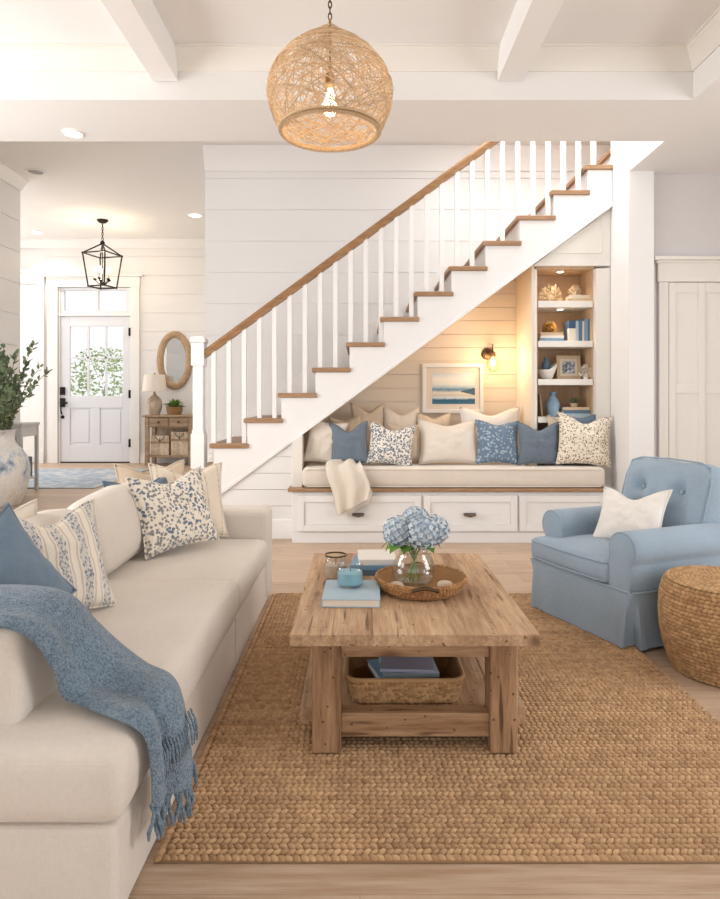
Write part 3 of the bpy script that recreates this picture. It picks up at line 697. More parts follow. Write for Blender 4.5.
# ---------------------------------------------------------------- picture and sconce
NY = 6.18
px0, px1, pz0, pz1 = px_x(422, NY), px_x(483, NY), py_z(413, NY), py_z(364, NY)
pic = thing('framed_picture', 'white framed seascape with wide cream mat hanging in the stair nook', 'picture', ((px0+px1)/2, NY-.02, pz0))
fr = .035
MB().box(px0, px0+fr, NY-.04, NY-.001, pz0, pz1).box(px1-fr, px1, NY-.04, NY-.001, pz0, pz1).box(px0+fr, px1-fr, NY-.04, NY-.001, pz0, pz0+fr).box(px0+fr, px1-fr, NY-.04, NY-.001, pz1-fr, pz1).build('frame', M['white'], pic, bevel=.004)
MB().box(px0+fr, px1-fr, NY-.022, NY-.004, pz0+fr, pz1-fr).build('mat_board', M['cream'], pic)
def sea():
    t = NT('seascape_print'); s_ = t.n('ShaderNodeSeparateXYZ'); co = t.co(kind='Generated'); t.l(co, s_.inputs[0])
    z, x = s_.outputs[2], s_.outputs[0]
    n = t.noise(t.co((3, 1, 8), kind='Generated'), 2., 4.)
    zz = t.math('ADD', z, t.math('MULTIPLY', t.math('SUBTRACT', n, .5), .1))
    base = t.ramp(zz, [(.02, rgb(60, 110, 136)), (.14, rgb(44, 92, 122)), (.2, rgb(206, 222, 226)), (.28, rgb(206, 196, 180)), (.36, rgb(226, 218, 202)), (.46, rgb(96, 140, 162)), (.54, rgb(176, 198, 206)), (.62, rgb(228, 226, 218)), (.8, rgb(240, 236, 228)), (1, rgb(206, 216, 220))])
    hill = t.math('SUBTRACT', t.math('ADD', t.math('MULTIPLY', x, .26), t.math('MULTIPLY', n, .14)), .04)
    h = t.math('MULTIPLY', t.math('LESS_THAN', z, t.math('ADD', hill, .22)), t.math('GREATER_THAN', z, t.math('SUBTRACT', .62, t.math('MULTIPLY', x, .34))))
    c = t.mix(h, base, t.mix(n, rgb(30, 66, 96), rgb(96, 124, 140)))
    t.col(c); return t.set(.6)
tag(MB().box(px_x(432, NY), px_x(474.5, NY), NY-.024, NY-.018, py_z(404, NY), py_z(373, NY)).build('seascape_print', sea(), pic), 'print of a pale sky, blue sea and dunes')
sx, sz = px_x(487, NY), py_z(354, NY)
sn = thing('wall_sconce', 'brass wall sconce with clear glass shade in the stair nook', 'lamp', (sx, NY-.02, sz-.15))
mb = MB(); mb.lathe([(0, 0), (.052, 0), (.056, .008), (.05, .02), (.02, .028), (0, .028)], 24, m=Matrix.Translation((sx, NY, sz)) @ Matrix.Rotation(R(90), 4, 'X')); mb.build('backplate', M['bronze'], sn, smooth=40)
gx = sx+.03
mb = MB(); mb.tube([(sx, NY-.02, sz+.01), (sx+.01, NY-.07, sz+.04), (gx, NY-.11, sz+.04), (gx, NY-.125, sz+.015)], .008, 8); mb.lathe([(.012, sz+.015), (.024, sz+.005), (.026, sz-.03), (0, sz-.03)], 16, (gx, NY-.125, 0)).tube([(gx, NY-.11, sz+.04), (gx, NY-.11, sz+.085)], .006, 8); mb.build('arm', M['bronze'], sn, smooth=40)
gp = [(.028, sz-.02), (.045, sz-.05), (.062, sz-.09), (.066, sz-.12), (.055, sz-.155), (.03, sz-.175), (0, sz-.18)]
MB().lathe(gp, 24, (gx, NY-.125, 0), cap=False).build('glass_shade', M['sconceglass'], sn, smooth=180)
MB().ball((gx, NY-.125, sz-.085), (.022, .022, .036)).build('bulb', M['bulb'], sn, smooth=180)
point('sconce_glow', (gx, NY-.2, sz-.07), 7, (1, .68, .38), .05)
point('nook_glow', (.2, 5.9, 1.12), 0.0, (1, .68, .38), .05) if False else None

# ---------------------------------------------------------------- soft goods helpers
def pillow_mb(W, H, T, seed, chop=.0, pts=.11, n=24):
    "standing cushion: X width, Z height, faces -Y; pulled corners and a chopped top"
    rnd = random.Random(seed); ox, oz = rnd.random()*30, rnd.random()*30
    mb = MB(); vs = []; fs = []
    def P_(i, j, s_):
        u, v = -1+2*i/n, -1+2*j/n
        e = 1-pts*(1-v*v)*1.0; e2 = 1-pts*(1-u*u)*1.0
        x = u*W/2*e; z = v*H/2*e2
        if v > 0: z -= chop*H*math.exp(-(u/.5)**2)*v**1.5
        if v > -1: x *= 1+.04*(-v)*(1-abs(u))
        d = max(0, (1-u*u))**.48*max(0, (1-v*v))**.48
        d *= 1-.22*chop*4*math.exp(-(u/.3)**2)*max(0, v)
        y = s_*T/2*d*(1+.12*(-v))
        wr = .018*nz(u*2.2+ox, v*2.2+oz, s_*3.)+.008*nz(u*6+ox, v*6+oz, s_)
        y += wr*d
        if v < -.2: z += .012*nz(u*3+ox, 2, oz)*(1-v*v)
        return (x, y, z+H/2)
    idx = {}
    for s_ in (-1, 1):
        for i in range(n+1):
            for j in range(n+1):
                edge = i in (0, n) or j in (0, n)
                key = (i, j, 0 if edge else s_)
                if key not in idx: idx[key] = len(vs); vs.append(P_(i, j, 0 if edge else s_))
    for s_ in (-1, 1):
        for i in range(n):
            for j in range(n):
                q = [(i, j), (i+1, j), (i+1, j+1), (i, j+1)]
                f = [idx[(a, b, 0 if (a in (0, n) or b in (0, n)) else s_)] for a, b in q]
                fs.append(tuple(f if s_ < 0 else f[::-1]))
    mb.add(vs, fs)
    rim = [(P_(i, 0, 0)) for i in range(n+1)]+[P_(n, j, 0) for j in range(1, n+1)]+[P_(i, n, 0) for i in range(n-1, -1, -1)]+[P_(0, j, 0) for j in range(n-1, 0, -1)]
    return mb, rim
def pillow(label, mat, loc, W, H, T, yaw=0, lean=15, roll=0, seed=1, chop=.12, group=None, piping=True, name='throw_pillow'):
    mb, rim = pillow_mb(W, H, T, seed, chop*1.25)
    o = thing(name, label, 'pillow', loc, 0, group)
    o.rotation_euler = (Matrix.Rotation(R(yaw), 3, 'Z') @ Matrix.Rotation(R(-lean), 3, 'X') @ Matrix.Rotation(R(roll), 3, 'Y')).to_euler()
    mb.build('pillow_cover', mat, o, local=True, smooth=180)
    if piping: MB().tube(rim, .0045, 5, closed=True).build('piping', mat, o, local=True, smooth=180)
    return o
G = 'pillows on the window seat'
def bp(label, mat, xl, xr, ytop, ybot, Y, T=.13, chop=.12, lean=14, roll=0, seed=1, yaw=0):
    "window seat pillow given by the span it covers seen at depth Y"
    W = (xr-xl)*Y/F; H = (ybot-ytop)*Y/F/math.cos(R(lean))
    pillow(label, M[mat], (px_x((xl+xr)/2, Y), Y, .632), W, H, T, yaw, lean, roll, seed, chop, G)
bp('sand coloured pillow behind the blue one at the left end of the window seat', 'tan', 331, 364, 421, 466, 5.84, seed=3, chop=.05, roll=-4)
bp('tall cream pillow with a peaked corner behind the solid blue pillow', 'tan', 350, 386, 408, 466, 5.9, seed=4, chop=.1)
bp('cream pillow leaning in the left corner of the window seat', 'cream', 303, 341, 425, 469, 5.60, T=.10, seed=5, chop=.02, roll=9, yaw=0, lean=3)
bp('solid dusty blue pillow with a deep chop near the left end of the window seat', 'slate', 331, 370, 424, 467, 5.515, seed=6, chop=.16, roll=-3)
bp('white pillow with grey lattice print beside the solid blue pillow', 'geo', 366, 412, 428, 469, 5.50, seed=7, chop=.1, roll=6)
bp('sand pillow behind and right of the grey lattice pillow', 'tan', 388, 425, 426, 466, 5.66, seed=8, chop=.08)
bp('cream pillow in the back row behind the lattice print pillow', 'cream', 384, 420, 413, 466, 5.88, seed=9, chop=.08)
bp('pale pillow in the back row left of the large plain cream pillow', 'tan', 418, 452, 418, 466, 5.84, seed=10, chop=.06)
bp('large plain cream pillow in front at the middle of the window seat', 'cream', 419, 479, 423, 467, 5.58, T=.15, seed=11, chop=.08)
bp('wide white pillow standing behind the fern-printed blue pillow', 'whitefab', 461, 524, 411, 466, 5.8, seed=12, chop=.1)
bp('blue pillow with pale fern print on the window seat', 'bluesprig', 476, 520, 424, 468, 5.55, seed=13, chop=.06, roll=2)
bp('grey blue pillow with a chopped top beside the fern-printed pillow', 'slate', 518, 561, 426, 469, 5.515, T=.11, seed=14, chop=.13, lean=6)
bp('sand pillow peeking out behind the sprig pillow, beside the grey blue one', 'tan', 548, 574, 418, 467, 5.575, T=.07, seed=15, chop=.05, lean=2)
bp('blue pillow corner showing behind the sprig print pillow at the right end', 'bluefab', 572, 599, 418, 467, 5.58, T=.06, seed=16, chop=.0, lean=1, roll=-4)
bp('cream pillow with taupe sprig print at the right end of the window seat', 'sprig', 556, 611, 423, 475, 5.45, T=.11, seed=17, chop=.12, lean=7, roll=4)

# ---------------------------------------------------------------- draped cloths
def catmull(P_, t):
    n = len(P_)-1; t = max(0, min(n-1e-6, t*n)); i = int(t); f = t-i
    a, b, c, d = P_[max(i-1, 0)], P_[i], P_[min(i+1, n)], P_[min(i+2, n)]
    return .5*((2*b)+(c-a)*f+(2*a-5*b+4*c-d)*f*f+(3*b-a-3*c+d)*f**3)
def drape(stations, nu, nv, fold, amp, seed):
    "stations: list of (left, mid, right) points; returns grid of points"
    cols = [[Vector(s[k]) for s in stations] for k in range(3)]
    g = []
    for i in range(nu+1):
        u = i/nu; l, m_, r_ = [catmull(c, u) for c in cols]
        t = (catmull(cols[1], min(1, u+.02))-catmull(cols[1], max(0, u-.02)))
        row = []
        for j in range(nv+1):
            v = j/nv
            p = (l*(1-v)**2+m_*2*v*(1-v)*1.0+r_*v*v) if False else (l*(1-v)*(1-2*v)+m_*4*v*(1-v)+r_*v*(2*v-1))
            side = (r_-l); nrm_ = t.cross(side); nrm_ = nrm_.normalized() if nrm_.length > 1e-9 else Vector((0, 0, 1))
            p = p+nrm_*amp*(math.sin(v*fold*math.pi*2+2.2*nz(u*2+seed, v, 0))+.5*nz(u*4+seed, v*5, 2))
            row.append(p)
        g.append(row)
    return g
def grid_mb(g):
    mb = MB(); nu, nv = len(g)-1, len(g[0])-1
    mb.add([p for r_ in g for p in r_], [(i*(nv+1)+j, i*(nv+1)+j+1, (i+1)*(nv+1)+j+1, (i+1)*(nv+1)+j) for i in range(nu) for j in range(nv)]); return mb
yb = 5.335
tw = thing('throw_blanket', 'cream woven throw draped over the front of the window seat', 'blanket', (px_x(350, yb), 5.4, .35))
S = [((px_x(338, 5.6), 5.49, .66), (px_x(349, 5.6), 5.50, .665), (px_x(360, 5.55), 5.49, .66)),
     ((px_x(327, 5.42), 5.385, .652), (px_x(344, 5.42), 5.39, .657), (px_x(361, 5.4), 5.395, .652)),
     ((px_x(327, yb), 5.338, .56), (px_x(346, yb), 5.33, .56), (px_x(366, yb), 5.338, .57)),
     ((px_x(333, yb), 5.322, .42), (px_x(350, yb), 5.312, .43), (px_x(370, yb), 5.322, .47)),
     ((px_x(338, yb), 5.318, .235), (px_x(352, yb), 5.308, .3), (px_x(368, yb), 5.318, .37))]
g = drape(S, 26, 24, 2.1, .017, 3)
grid_mb(g).build('cloth', M['throwcream'], tw, smooth=180, solid=.008)
mb = MB()
for j in range(9, 25):
    p = g[-1][j]; mb.tube([p, p+Vector((.004, -.002, -.02)), p+Vector((.006*nz(j, 1, 1), 0, -.045))], .003, 5)
for i in range(20, 26):
    p = g[i][-1]; mb.tube([p, p+Vector((.01, -.002, -.015)), p+Vector((.016, 0, -.045))], .003, 5)
mb.build('fringe', M['throwcream'], tw, smooth=180)
# ---------------------------------------------------------------- sofa
SX = -.537                     # front face of the sofa
sf = thing('sofa', 'oatmeal linen sofa along the left side with two seat cushions and square arms', 'sofa', (-1.0, 2.7, 0))
def wr(a, fx, fy, fz, sd):
    return lambda p: a*nz(p.x*fx+sd, p.y*fy, p.z*fz)
def base_w(p, u, v, w):
    if u > .9: p.x += .004*nz(p.y*3, p.z*3, 1)
    return p
MB().soft(-1.46, SX-.012, 1.462, 3.975, .0, .235, .02, 4, base_w).build('base', M['sofa'], sf, smooth=180)
MB().tube([(SX-.012, 2.86, .02), (SX-.0115, 2.86, .23)], .004, 6).build('base_seam', M['sofa'], sf, smooth=60)
def seat_w(sd):
    def f(p, u, v, w):
        k = (1-u*u)*(1-v*v)
        if w > .2: p.z += .018*max(0, k)+.006*nz(p.x*5+sd, p.y*5, 0)*(1-max(0, w-1))+.003*nz(p.x*16+sd, p.y*9, 2)
        if u > .9: p.x += .012*(1-w*w)+.005*nz(p.y*5, p.z*9, sd)
        if abs(v) > .9: p.y += .012*(1-w*w)*(1 if v > 0 else -1)*.5
        return p
    return f
MB().soft(-1.30, SX, 1.452, 2.855, .235, .41, .038, 7, seat_w(1)).build('seat_cushion', M['sofa'], sf, smooth=180)
MB().soft(-1.30, SX, 2.863, 3.765, .235, .392, .045, 7, seat_w(5)).build('seat_cushion', M['sofa'], sf, smooth=180)
def arm_w(sd):
    def f(p, u, v, w):
        if w > .8: p.z += .006*nz(p.x*4, p.y*4, sd)
        p.x += .003*nz(p.y*4, p.z*6, sd) if u > .9 else 0
        return p
    return f
MB().soft(-1.46, -.818, 1.557, 1.79, .39, .652, .035, 6, arm_w(2)).build('arm', M['sofa'], sf, smooth=180)
MB().soft(-1.46, SX+.004, 3.768, 3.985, .02, .552, .04, 6, arm_w(3)).build('arm', M['sofa'], sf, smooth=180)
MB().soft(-1.47, -1.30, 1.79, 3.768, .2, .655, .05, 5, arm_w(7)).build('backrest', M['sofa'], sf, smooth=180)
def back_cushion(y0, y1, sd):
    H, T = .36, .17
    def f(p, u, v, w):
        k = (1-v*v)*(1-w*w)
        p.x += (.042*k if u > 0 else 0)+.012*nz(p.y*4+sd, p.z*5, 1)
        p.z += .015*(1-v*v) if w > .5 else 0
        p.z += .012*nz(p.y*3+sd, 4, 2)*max(0, w)
        p.y += .012*nz(p.x*4, p.z*4, sd)
        if w > .6: p.z -= .03*v**6
        return p
    m = Matrix.Translation((-1.14, 0, .40)) @ Matrix.Rotation(R(-16), 4, 'Y')
    MB().soft(-T/2-.02, T/2-.02, y0, y1, .0, H, .085, 7, f, m).build('back_cushion', M['sofa'], sf, smooth=180)
back_cushion(2.805, 3.755, 1.); back_cushion(1.80, 2.80, 9.)
# sofa pillows
GS = 'pillows on the sofa'
def spw(label, mat, loc, W, H, T, yaw, lean, roll, seed, chop): pillow(label, M[mat], loc, W, H, T, yaw, lean, roll, seed, chop, GS)
spw('sand pillow at the back of the far sofa corner, mostly hidden by the striped one', 'tan', (-1.13, 3.60, .43), .40, .42, .10, 38, 12, 0, 21, .1)
spw('tan pillow with faint vertical stripes against the far arm of the sofa', 'tanstripe', (-.925, 3.58, .42), .44, .43, .13, 40, 16, 3, 22, .1)
spw('dusty blue pillow tucked behind the big blue block print pillow', 'bluefab', (-1.10, 3.40, .42), .40, .375, .10, 48, 14, -2, 23, .1)
spw('big cream pillow with blue block print at the far end of the sofa', 'floral', (-.90, 3.33, .428), .45, .41, .13, 50, 20, -3, 24, .09)
spw('pillow with blue ikat stripes in the middle of the sofa', 'stripe', (-1.02, 2.25, .432), .42, .41, .13, 60, 20, 2, 25, .12)
spw('solid dusty blue pillow in front of the striped one near the draped arm', 'bluefab', (-.99, 1.985, .49), .36, .36, .16, 60, 20, -27, 26, .12)
spw('cream pillow leaning behind the solid blue pillow on the sofa', 'cream', (-1.25, 2.28, .43), .40, .39, .10, 66, 12, 0, 27, .08)
# throw over the near arm
tb = thing('throw_blanket', 'dusty blue knitted throw with fringe draped over the near sofa arm and seat', 'blanket', (-.8, 1.65, .43))
ST = [((-1.42, 1.548, .60), (-1.42, 1.66, .675), (-1.42, 1.80, .655)),
      ((-1.12, 1.55, .652), (-1.12, 1.66, .676), (-1.12, 1.80, .67)),
      ((-.93, 1.545, .655), (-.93, 1.65, .68), (-.93, 1.80, .675)),
      ((-.805, 1.545, .635), (-.775, 1.655, .665), (-.80, 1.78, .66)),
      ((-.762, 1.60, .54), (-.735, 1.70, .56), (-.745, 1.82, .58)),
      ((-.745, 1.635, .448), (-.675, 1.70, .475), (-.68, 1.83, .51)),
      ((-.66, 1.60, .432), (-.60, 1.68, .452), (-.585, 1.78, .468)),
      ((-.575, 1.555, .43), (-.525, 1.635, .448), (-.505, 1.735, .455)),
      ((-.512, 1.545, .40), (-.49, 1.605, .42), (-.462, 1.69, .41)),
      ((-.5, 1.555, .31), (-.478, 1.62, .33), (-.445, 1.685, .31)),
      ((-.50, 1.56, .25), (-.476, 1.625, .255), (-.444, 1.70, .25)),
      ((-.502, 1.565, .22), (-.476, 1.635, .205), (-.447, 1.71, .195))]
g = drape(ST, 64, 30, 1.5, .011, 5)
o = grid_mb(g).build('cloth', M['throw'], tb, smooth=180, solid=.014)
mb = MB(); rnd = random.Random(4)
for j in range(0, 31, 2):
    p = g[-1][j]; q = p
    pts = [q]
    for s_ in range(1, 5): pts.append(p+Vector((.006*math.sin(s_*1.3+j), .006*math.cos(s_+j*2.), -.021*s_)))
    mb.tube(pts, [.006, .0055, .005, .0055, .003], 6)
for i in range(58, 62):
    p = g[i][-1]; mb.tube([p, p+Vector((.01, .008, -.014)), p+Vector((.014, .012, -.05))], [.005, .005, .003], 5)
mb.build('fringe', M['throw'], tb, smooth=180)
# second fringe layer where the throw folds back on itself
GF = [((-.502, 1.578, .33), (-.455, 1.66, .36), (-.438, 1.69, .385)), ((-.468, 1.61, .30), (-.448, 1.66, .335), (-.418, 1.705, .36))]
mb = MB()
for j in range(16):
    v = j/15; a = Vector((.004, -.004, 0))+Vector(GF[0][0]).lerp(Vector(GF[0][2]), v); 
    mb.tube([a+Vector((-.006, 0, .01)), a+Vector((.008, -.006, -.015)), a+Vector((.01+.004*math.sin(j), -.006, -.04)), a+Vector((.012, -.004+.004*math.cos(j*2), -.07))], [.003, .0035, .0035, .002], 6)
mb.build('fringe', M['throw'], tb, smooth=180)

# ---------------------------------------------------------------- jute rug: every braid knot is modelled
def knot(mb, c, ex, ey, ez, a, b, h, tint):
    "half ellipsoid with axes ex (length a), ey (width b) and height h along ez"
    mb.ct = tint; vs = []
    for k in range(8):
        t = math.pi/4*k; vs.append(c+ex*(a*math.cos(t))+ey*(b*math.sin(t)))
    for k in range(8):
        t = math.pi/4*k; vs.append(c+ex*(a*.72*math.cos(t))+ey*(b*.72*math.sin(t))+ez*h*.72)
    vs.append(c+ez*h)
    fs = [(k, (k+1) % 8, 8+(k+1) % 8, 8+k) for k in range(8)]+[(8+k, 8+(k+1) % 8, 16) for k in range(8)]
    mb.add(vs, fs)
rx0, rx1, ry0, ry1 = -.532, 1.325, 1.675, 3.965
mb = MB(); mb.ct = .15; mb.box(rx0, rx1, ry0, ry1, .001, .007)
rnd = random.Random(7)
pit, stp = .0208, .0198
ny = int((ry1-ry0)/pit); nx_ = int((rx1-rx0-.03)/stp)
X_, Y_, Z_ = Vector((1, 0, 0)), Vector((0, 1, 0)), Vector((0, 0, 1))
for j in range(ny):
    y = ry0+pit*(j+.5); sg = 1 if j % 2 else -1
    wav = .004*math.sin(j*1.7)
    rowt = rnd.random()*.25
    for i in range(nx_):
        x = rx0+.022+stp*(i+.5+(.25 if j % 2 else 0))+rnd.uniform(-.002, .002)
        if x > rx1-.015: continue
        yy = y+.003*nz(x*3, j*.8, 0)
        an = sg*(.52+.12*rnd.uniform(-1, 1))
        ex = Vector((math.cos(an), math.sin(an), 0)); ey = Vector((-math.sin(an), math.cos(an), 0))
        t_ = min(1, max(0, .3+rowt+.5*rnd.random()-.22*(rnd.random() < .1)+.2*nz(x*5, yy*9, 2)))
        knot(mb, Vector((x, yy, .006)), ex, ey, Z_, .0148, .0083, .0078+.002*rnd.random(), t_)
for k in range(2):
    x = (rx0+.01) if k == 0 else rx1-.012
    for j in range(int((ry1-ry0)/stp)):
        knot(mb, Vector((x, ry0+stp*(j+.5), .006)), Vector((.5, .86, 0)), Vector((-.86, .5, 0)), Z_, .0165, .0105, .009, .2+.6*rnd.random())
rug = mb.build('jute_rug', M['jute'], smooth=180, origin=(.4, 2.8, 0))
tag(rug, 'chunky braided natural jute rug under the coffee table', 'rug')

# ---------------------------------------------------------------- coffee table
TZ = .434
ct = thing('coffee_table', 'chunky reclaimed oak coffee table with plank top and lower shelf on the jute rug', 'table', (.18, 2.66, .015))
tx0, tx1, ty0, ty1 = -.226, .582, 2.10, 3.21
prof = [(tx0, TZ-.036)]
bw = (tx1-tx0)/6
top = [(tx0, TZ)]
for i in range(1, 6): q = tx0+bw*i+.006*math.sin(i*3); top += [(q-.0014, TZ), (q-.0004, TZ-.002), (q+.0004, TZ-.002), (q+.0014, TZ)]
top += [(tx1, TZ)]
MB().prism([(tx0, TZ-.036)]+[(tx1, TZ-.036)]+top[::-1], 'y', ty0, ty1).build('tabletop', M['tabletop'], ct, bevel=.003)
lx = [(px_x(312, 2.164), px_x(341, 2.164)), (px_x(490, 2.164), px_x(518, 2.164))]
for (a, b) in lx:
    for y in (2.164, 3.05): MB().box(a, b, y, y+.095, .0155, TZ-.036).build('leg', M['tableleg'], ct, bevel=.005)
for y in (2.185, 3.065): MB().box(lx[0][1]-.002, lx[1][0]+.002, y, y+.05, TZ-.105, TZ-.036).build('apron', M['tablerail'], ct, bevel=.003)
for (a, b) in lx: MB().box((a+b)/2-.025, (a+b)/2+.025, 2.255, 3.05, TZ-.105, TZ-.036).build('apron', M['tabletop'], ct, bevel=.003)
for y in (2.182, 3.07): MB().box(lx[0][1]-.002, lx[1][0]+.002, y, y+.06, .062, .142).build('stretcher', M['tablerail'], ct, bevel=.004)
for k, (a, b) in enumerate(((-.208, -.115), (.478, .575))): MB().box(a, b, 2.262, 3.048, .062, .128).build('side_rail', M['tabletop'], ct, bevel=.004)
a, b = -.112, .475
sp = [(a, .102), (b, .102), (b, .13)]
for i in (4, 3, 2, 1): q = a+(b-a)*i/5; sp += [(q+.001, .13), (q+.001, .127), (q-.001, .127), (q-.001, .13)]
MB().prism(sp+[(a, .13)], 'y', 2.245, 3.07).build('lower_shelf', M['tabletop'], ct, bevel=.002)

# woven shells
def woven(mb, prof, rows, n, cx, cy, seed, kx=.6, ky=.5, h=.006, tilt=.45, lo=.1, squash=1.):
    "knots over a surface of revolution given by profile points (r, z); squash scales y"
    rnd = random.Random(seed); L = [0]
    P_ = [Vector(p) for p in prof]
    for a, b in zip(P_, P_[1:]): L.append(L[-1]+(b-a).length)
    for j in range(rows):
        s_ = L[-1]*(j+.5)/rows
        k = max(i for i in range(len(L)-1) if L[i] <= s_); f = (s_-L[k])/(L[k+1]-L[k]); p = P_[k].lerp(P_[k+1], f); d = (P_[k+1]-P_[k]).normalized()
        m_ = max(6, int(n*p.x/max(q.x for q in P_)))
        for i in range(m_):
            an = 2*math.pi*(i+.5*(j % 2))/m_
            e = Vector((math.cos(an), math.sin(an)*squash, 0)); tn = Vector((-math.sin(an), math.cos(an)*squash, 0)).normalized()
            up = Vector((e.x*d.x, e.y*d.x, d.y)).normalized(); nm = tn.cross(up).normalized()
            sg = (1 if j % 2 else -1)*tilt
            ex = tn*math.cos(sg)+up*math.sin(sg); ey = -tn*math.sin(sg)+up*math.cos(sg)
            w_ = 2*math.pi*p.x/m_
            knot(mb, Vector((cx+e.x*p.x, cy+e.y*p.x, p.y)), ex, ey, nm, w_*kx, L[-1]/rows*ky, h, min(1, max(0, lo+.7*rnd.random())))
    return mb
# tray
def tray():
    cx, cy, zb = .243, 2.60, TZ+.001
    t = thing('woven_tray', 'round dark wicker tray with handles in the middle of the coffee table', 'tray', (cx, cy, zb))
    pr = [(.150, zb+.004), (.166, zb+.02), (.176, zb+.040), (.180, zb+.052)]
    mb = MB(); mb.ct = .25; mb.lathe([(0, zb), (.148, zb), (.150, zb+.004)]+pr[1:]+[(.172, zb+.052), (.166, zb+.038), (.156, zb+.02), (.142, zb+.01), (0, zb+.01)], 56, (cx, cy, 0))
    woven(mb, pr, 6, 74, cx, cy, 3, .62, .55, .005)
    mb.build('basket_wall', M['wicker'], t, smooth=180)
    mb = MB()
    for k in range(110):
        an = 2*math.pi*k/110; e = Vector((math.cos(an), math.sin(an), 0)); tn = Vector((-math.sin(an), math.cos(an), 0)); mb.ct = random.Random(k).random()
        c = Vector((cx, cy, zb+.054))+e*.177
        mb.ball((0, 0, 0), (.0085, .005, .006), 8, 6, Matrix.Translation(c) @ Matrix.Rotation(an+math.pi/2+.5, 4, 'Z'))
    mb.build('rim', M['wicker'], t, smooth=180)
    for s_ in (-1, 1):
        a0 = -math.pi/2*s_+.0
        pts = [(cx+.186*math.cos(a0+q)*1.0, cy+.186*math.sin(a0+q), zb+.044+.012*math.cos(q/.27*1.57)) for q in [-.27+.54*i/12 for i in range(13)]]
        tag(MB().tube(pts, .0075, 8).build('handle', M['bronze'], t, smooth=60), 'dark wrapped handle')
tray()
# glass vase with hydrangeas
def hydrangeas():
    cx, cy, zb = .216, 2.63, TZ+.0125
    t = thing('vase_of_hydrangeas', 'round clear glass vase of pale blue hydrangeas standing in the wicker tray', 'flowers', (cx, cy, zb))
    pr = [(0, 0), (.055, 0), (.075, .012), (.086, .045), (.086, .075), (.074, .108), (.060, .126), (.060, .140), (.066, .148)]
    inn = [(.063, .147), (.057, .139), (.057, .126), (.071, .107), (.083, .075), (.083, .046), (.072, .015), (.05, .006), (0, .006)]
    MB().lathe([(r, z+zb) for r, z in pr+inn], 40, (cx, cy, 0), cap=False).build('glass', M['pane'] if False else M['glass'], t, smooth=180)
    heads = [((-.062, -.03, .218), .062), ((.012, .05, .246), .058), ((.03, -.055, .222), .068), ((.088, .005, .22), .058), ((-.02, .06, .215), .055)]
    for hi, (h, r) in enumerate(heads):
        c = Vector((cx, cy, zb))+Vector(h)
        tip = Vector((cx-h[0]*.45, cy-h[1]*.45, zb+.012))
        mid = Vector((cx+h[0]*.2, cy+h[1]*.2, zb+.13))
        MB().tube([tip, tip.lerp(mid, .5)+Vector((.004, 0, 0)), mid, c], .0035, 6).build('stem', M['stem'], t, smooth=60)
        mb = MB(); rnd = random.Random(hi+3); mb.ct = .3; mb.ball(c, r*.82, 14, 10)
        N = 85
        for i in range(N):
            ph = math.acos(1-2*(i+.5)/N); th = math.pi*(1+5**.5)*i
            d = Vector((math.sin(ph)*math.cos(th), math.sin(ph)*math.sin(th), math.cos(ph)))
            ce = c+d*r*(.93+.1*rnd.random()); u = d.orthogonal().normalized(); u = Matrix.Rotation(rnd.random()*3, 3, d) @ u
            base = .25+.6*rnd.random()
            for k in range(4):
                a = Matrix.Rotation(k*math.pi/2, 3, d) @ u; b = d.cross(a); s_ = .0125
                mb.ct = min(1, base+.15*rnd.random())
                mb.add([ce-d*.001, ce+a*s_*.55+b*s_*.5+d*.002, ce+a*s_*1.15+d*.0035*rnd.uniform(-1, 1.5), ce+a*s_*.55-b*s_*.5+d*.002], [(0, 1, 2, 3)])
        mb.build('flower_head', M['petal'], t)
    mb = MB(); rnd = random.Random(2)
    for a, l in ((3.5, .11), (3.0, .12), (4.3, .1), (5.4, .1), (.2, .1), (3.9, .13)):
        d = Vector((math.cos(a), math.sin(a), 0)); s_ = Vector((-d.y, d.x, 0)); p0 = Vector((cx, cy, zb+.15))
        rows = []
        for i in range(7):
            f = i/6; c = p0+d*(.04+l*f*.75)+Vector((0, 0, .03*math.sin(f*2.6)-.02*f*f)); wd = .032*math.sin(math.pi*min(1, f*.9+.1))**.8
            rows.append((c-s_*wd, c+Vector((0, 0, -.004)), c+s_*wd))
        mb.ct = .2+.5*rnd.random()
        mb.add([p for r_ in rows for p in r_], [(3*i+j, 3*i+j+1, 3*i+4+j, 3*i+3+j) for i in range(6) for j in range(2)])
    mb.build('leaves', M['leaf2'], t, smooth=180)
hydrangeas()
def pebble(label, c, r, seed, mat='stone'):
    mb = MB(); mb.ball((0, 0, 0), r, 16, 10)
    mb.v = [Vector(c)+p*(1+.12*nz(p.x*30+seed, p.y*30, p.z*30)) for p in mb.v]
    return tag(mb.build('pebble', M[mat], smooth=180), label, 'stone')
pebble('rounded pale stone in the tray to the right of the glass vase', (.335, 2.555, TZ+.032), (.032, .024, .018), 1)
pebble('pale oval stone in the tray in front and left of the glass vase', (.142, 2.555, TZ+.029), (.03, .02, .016), 5)
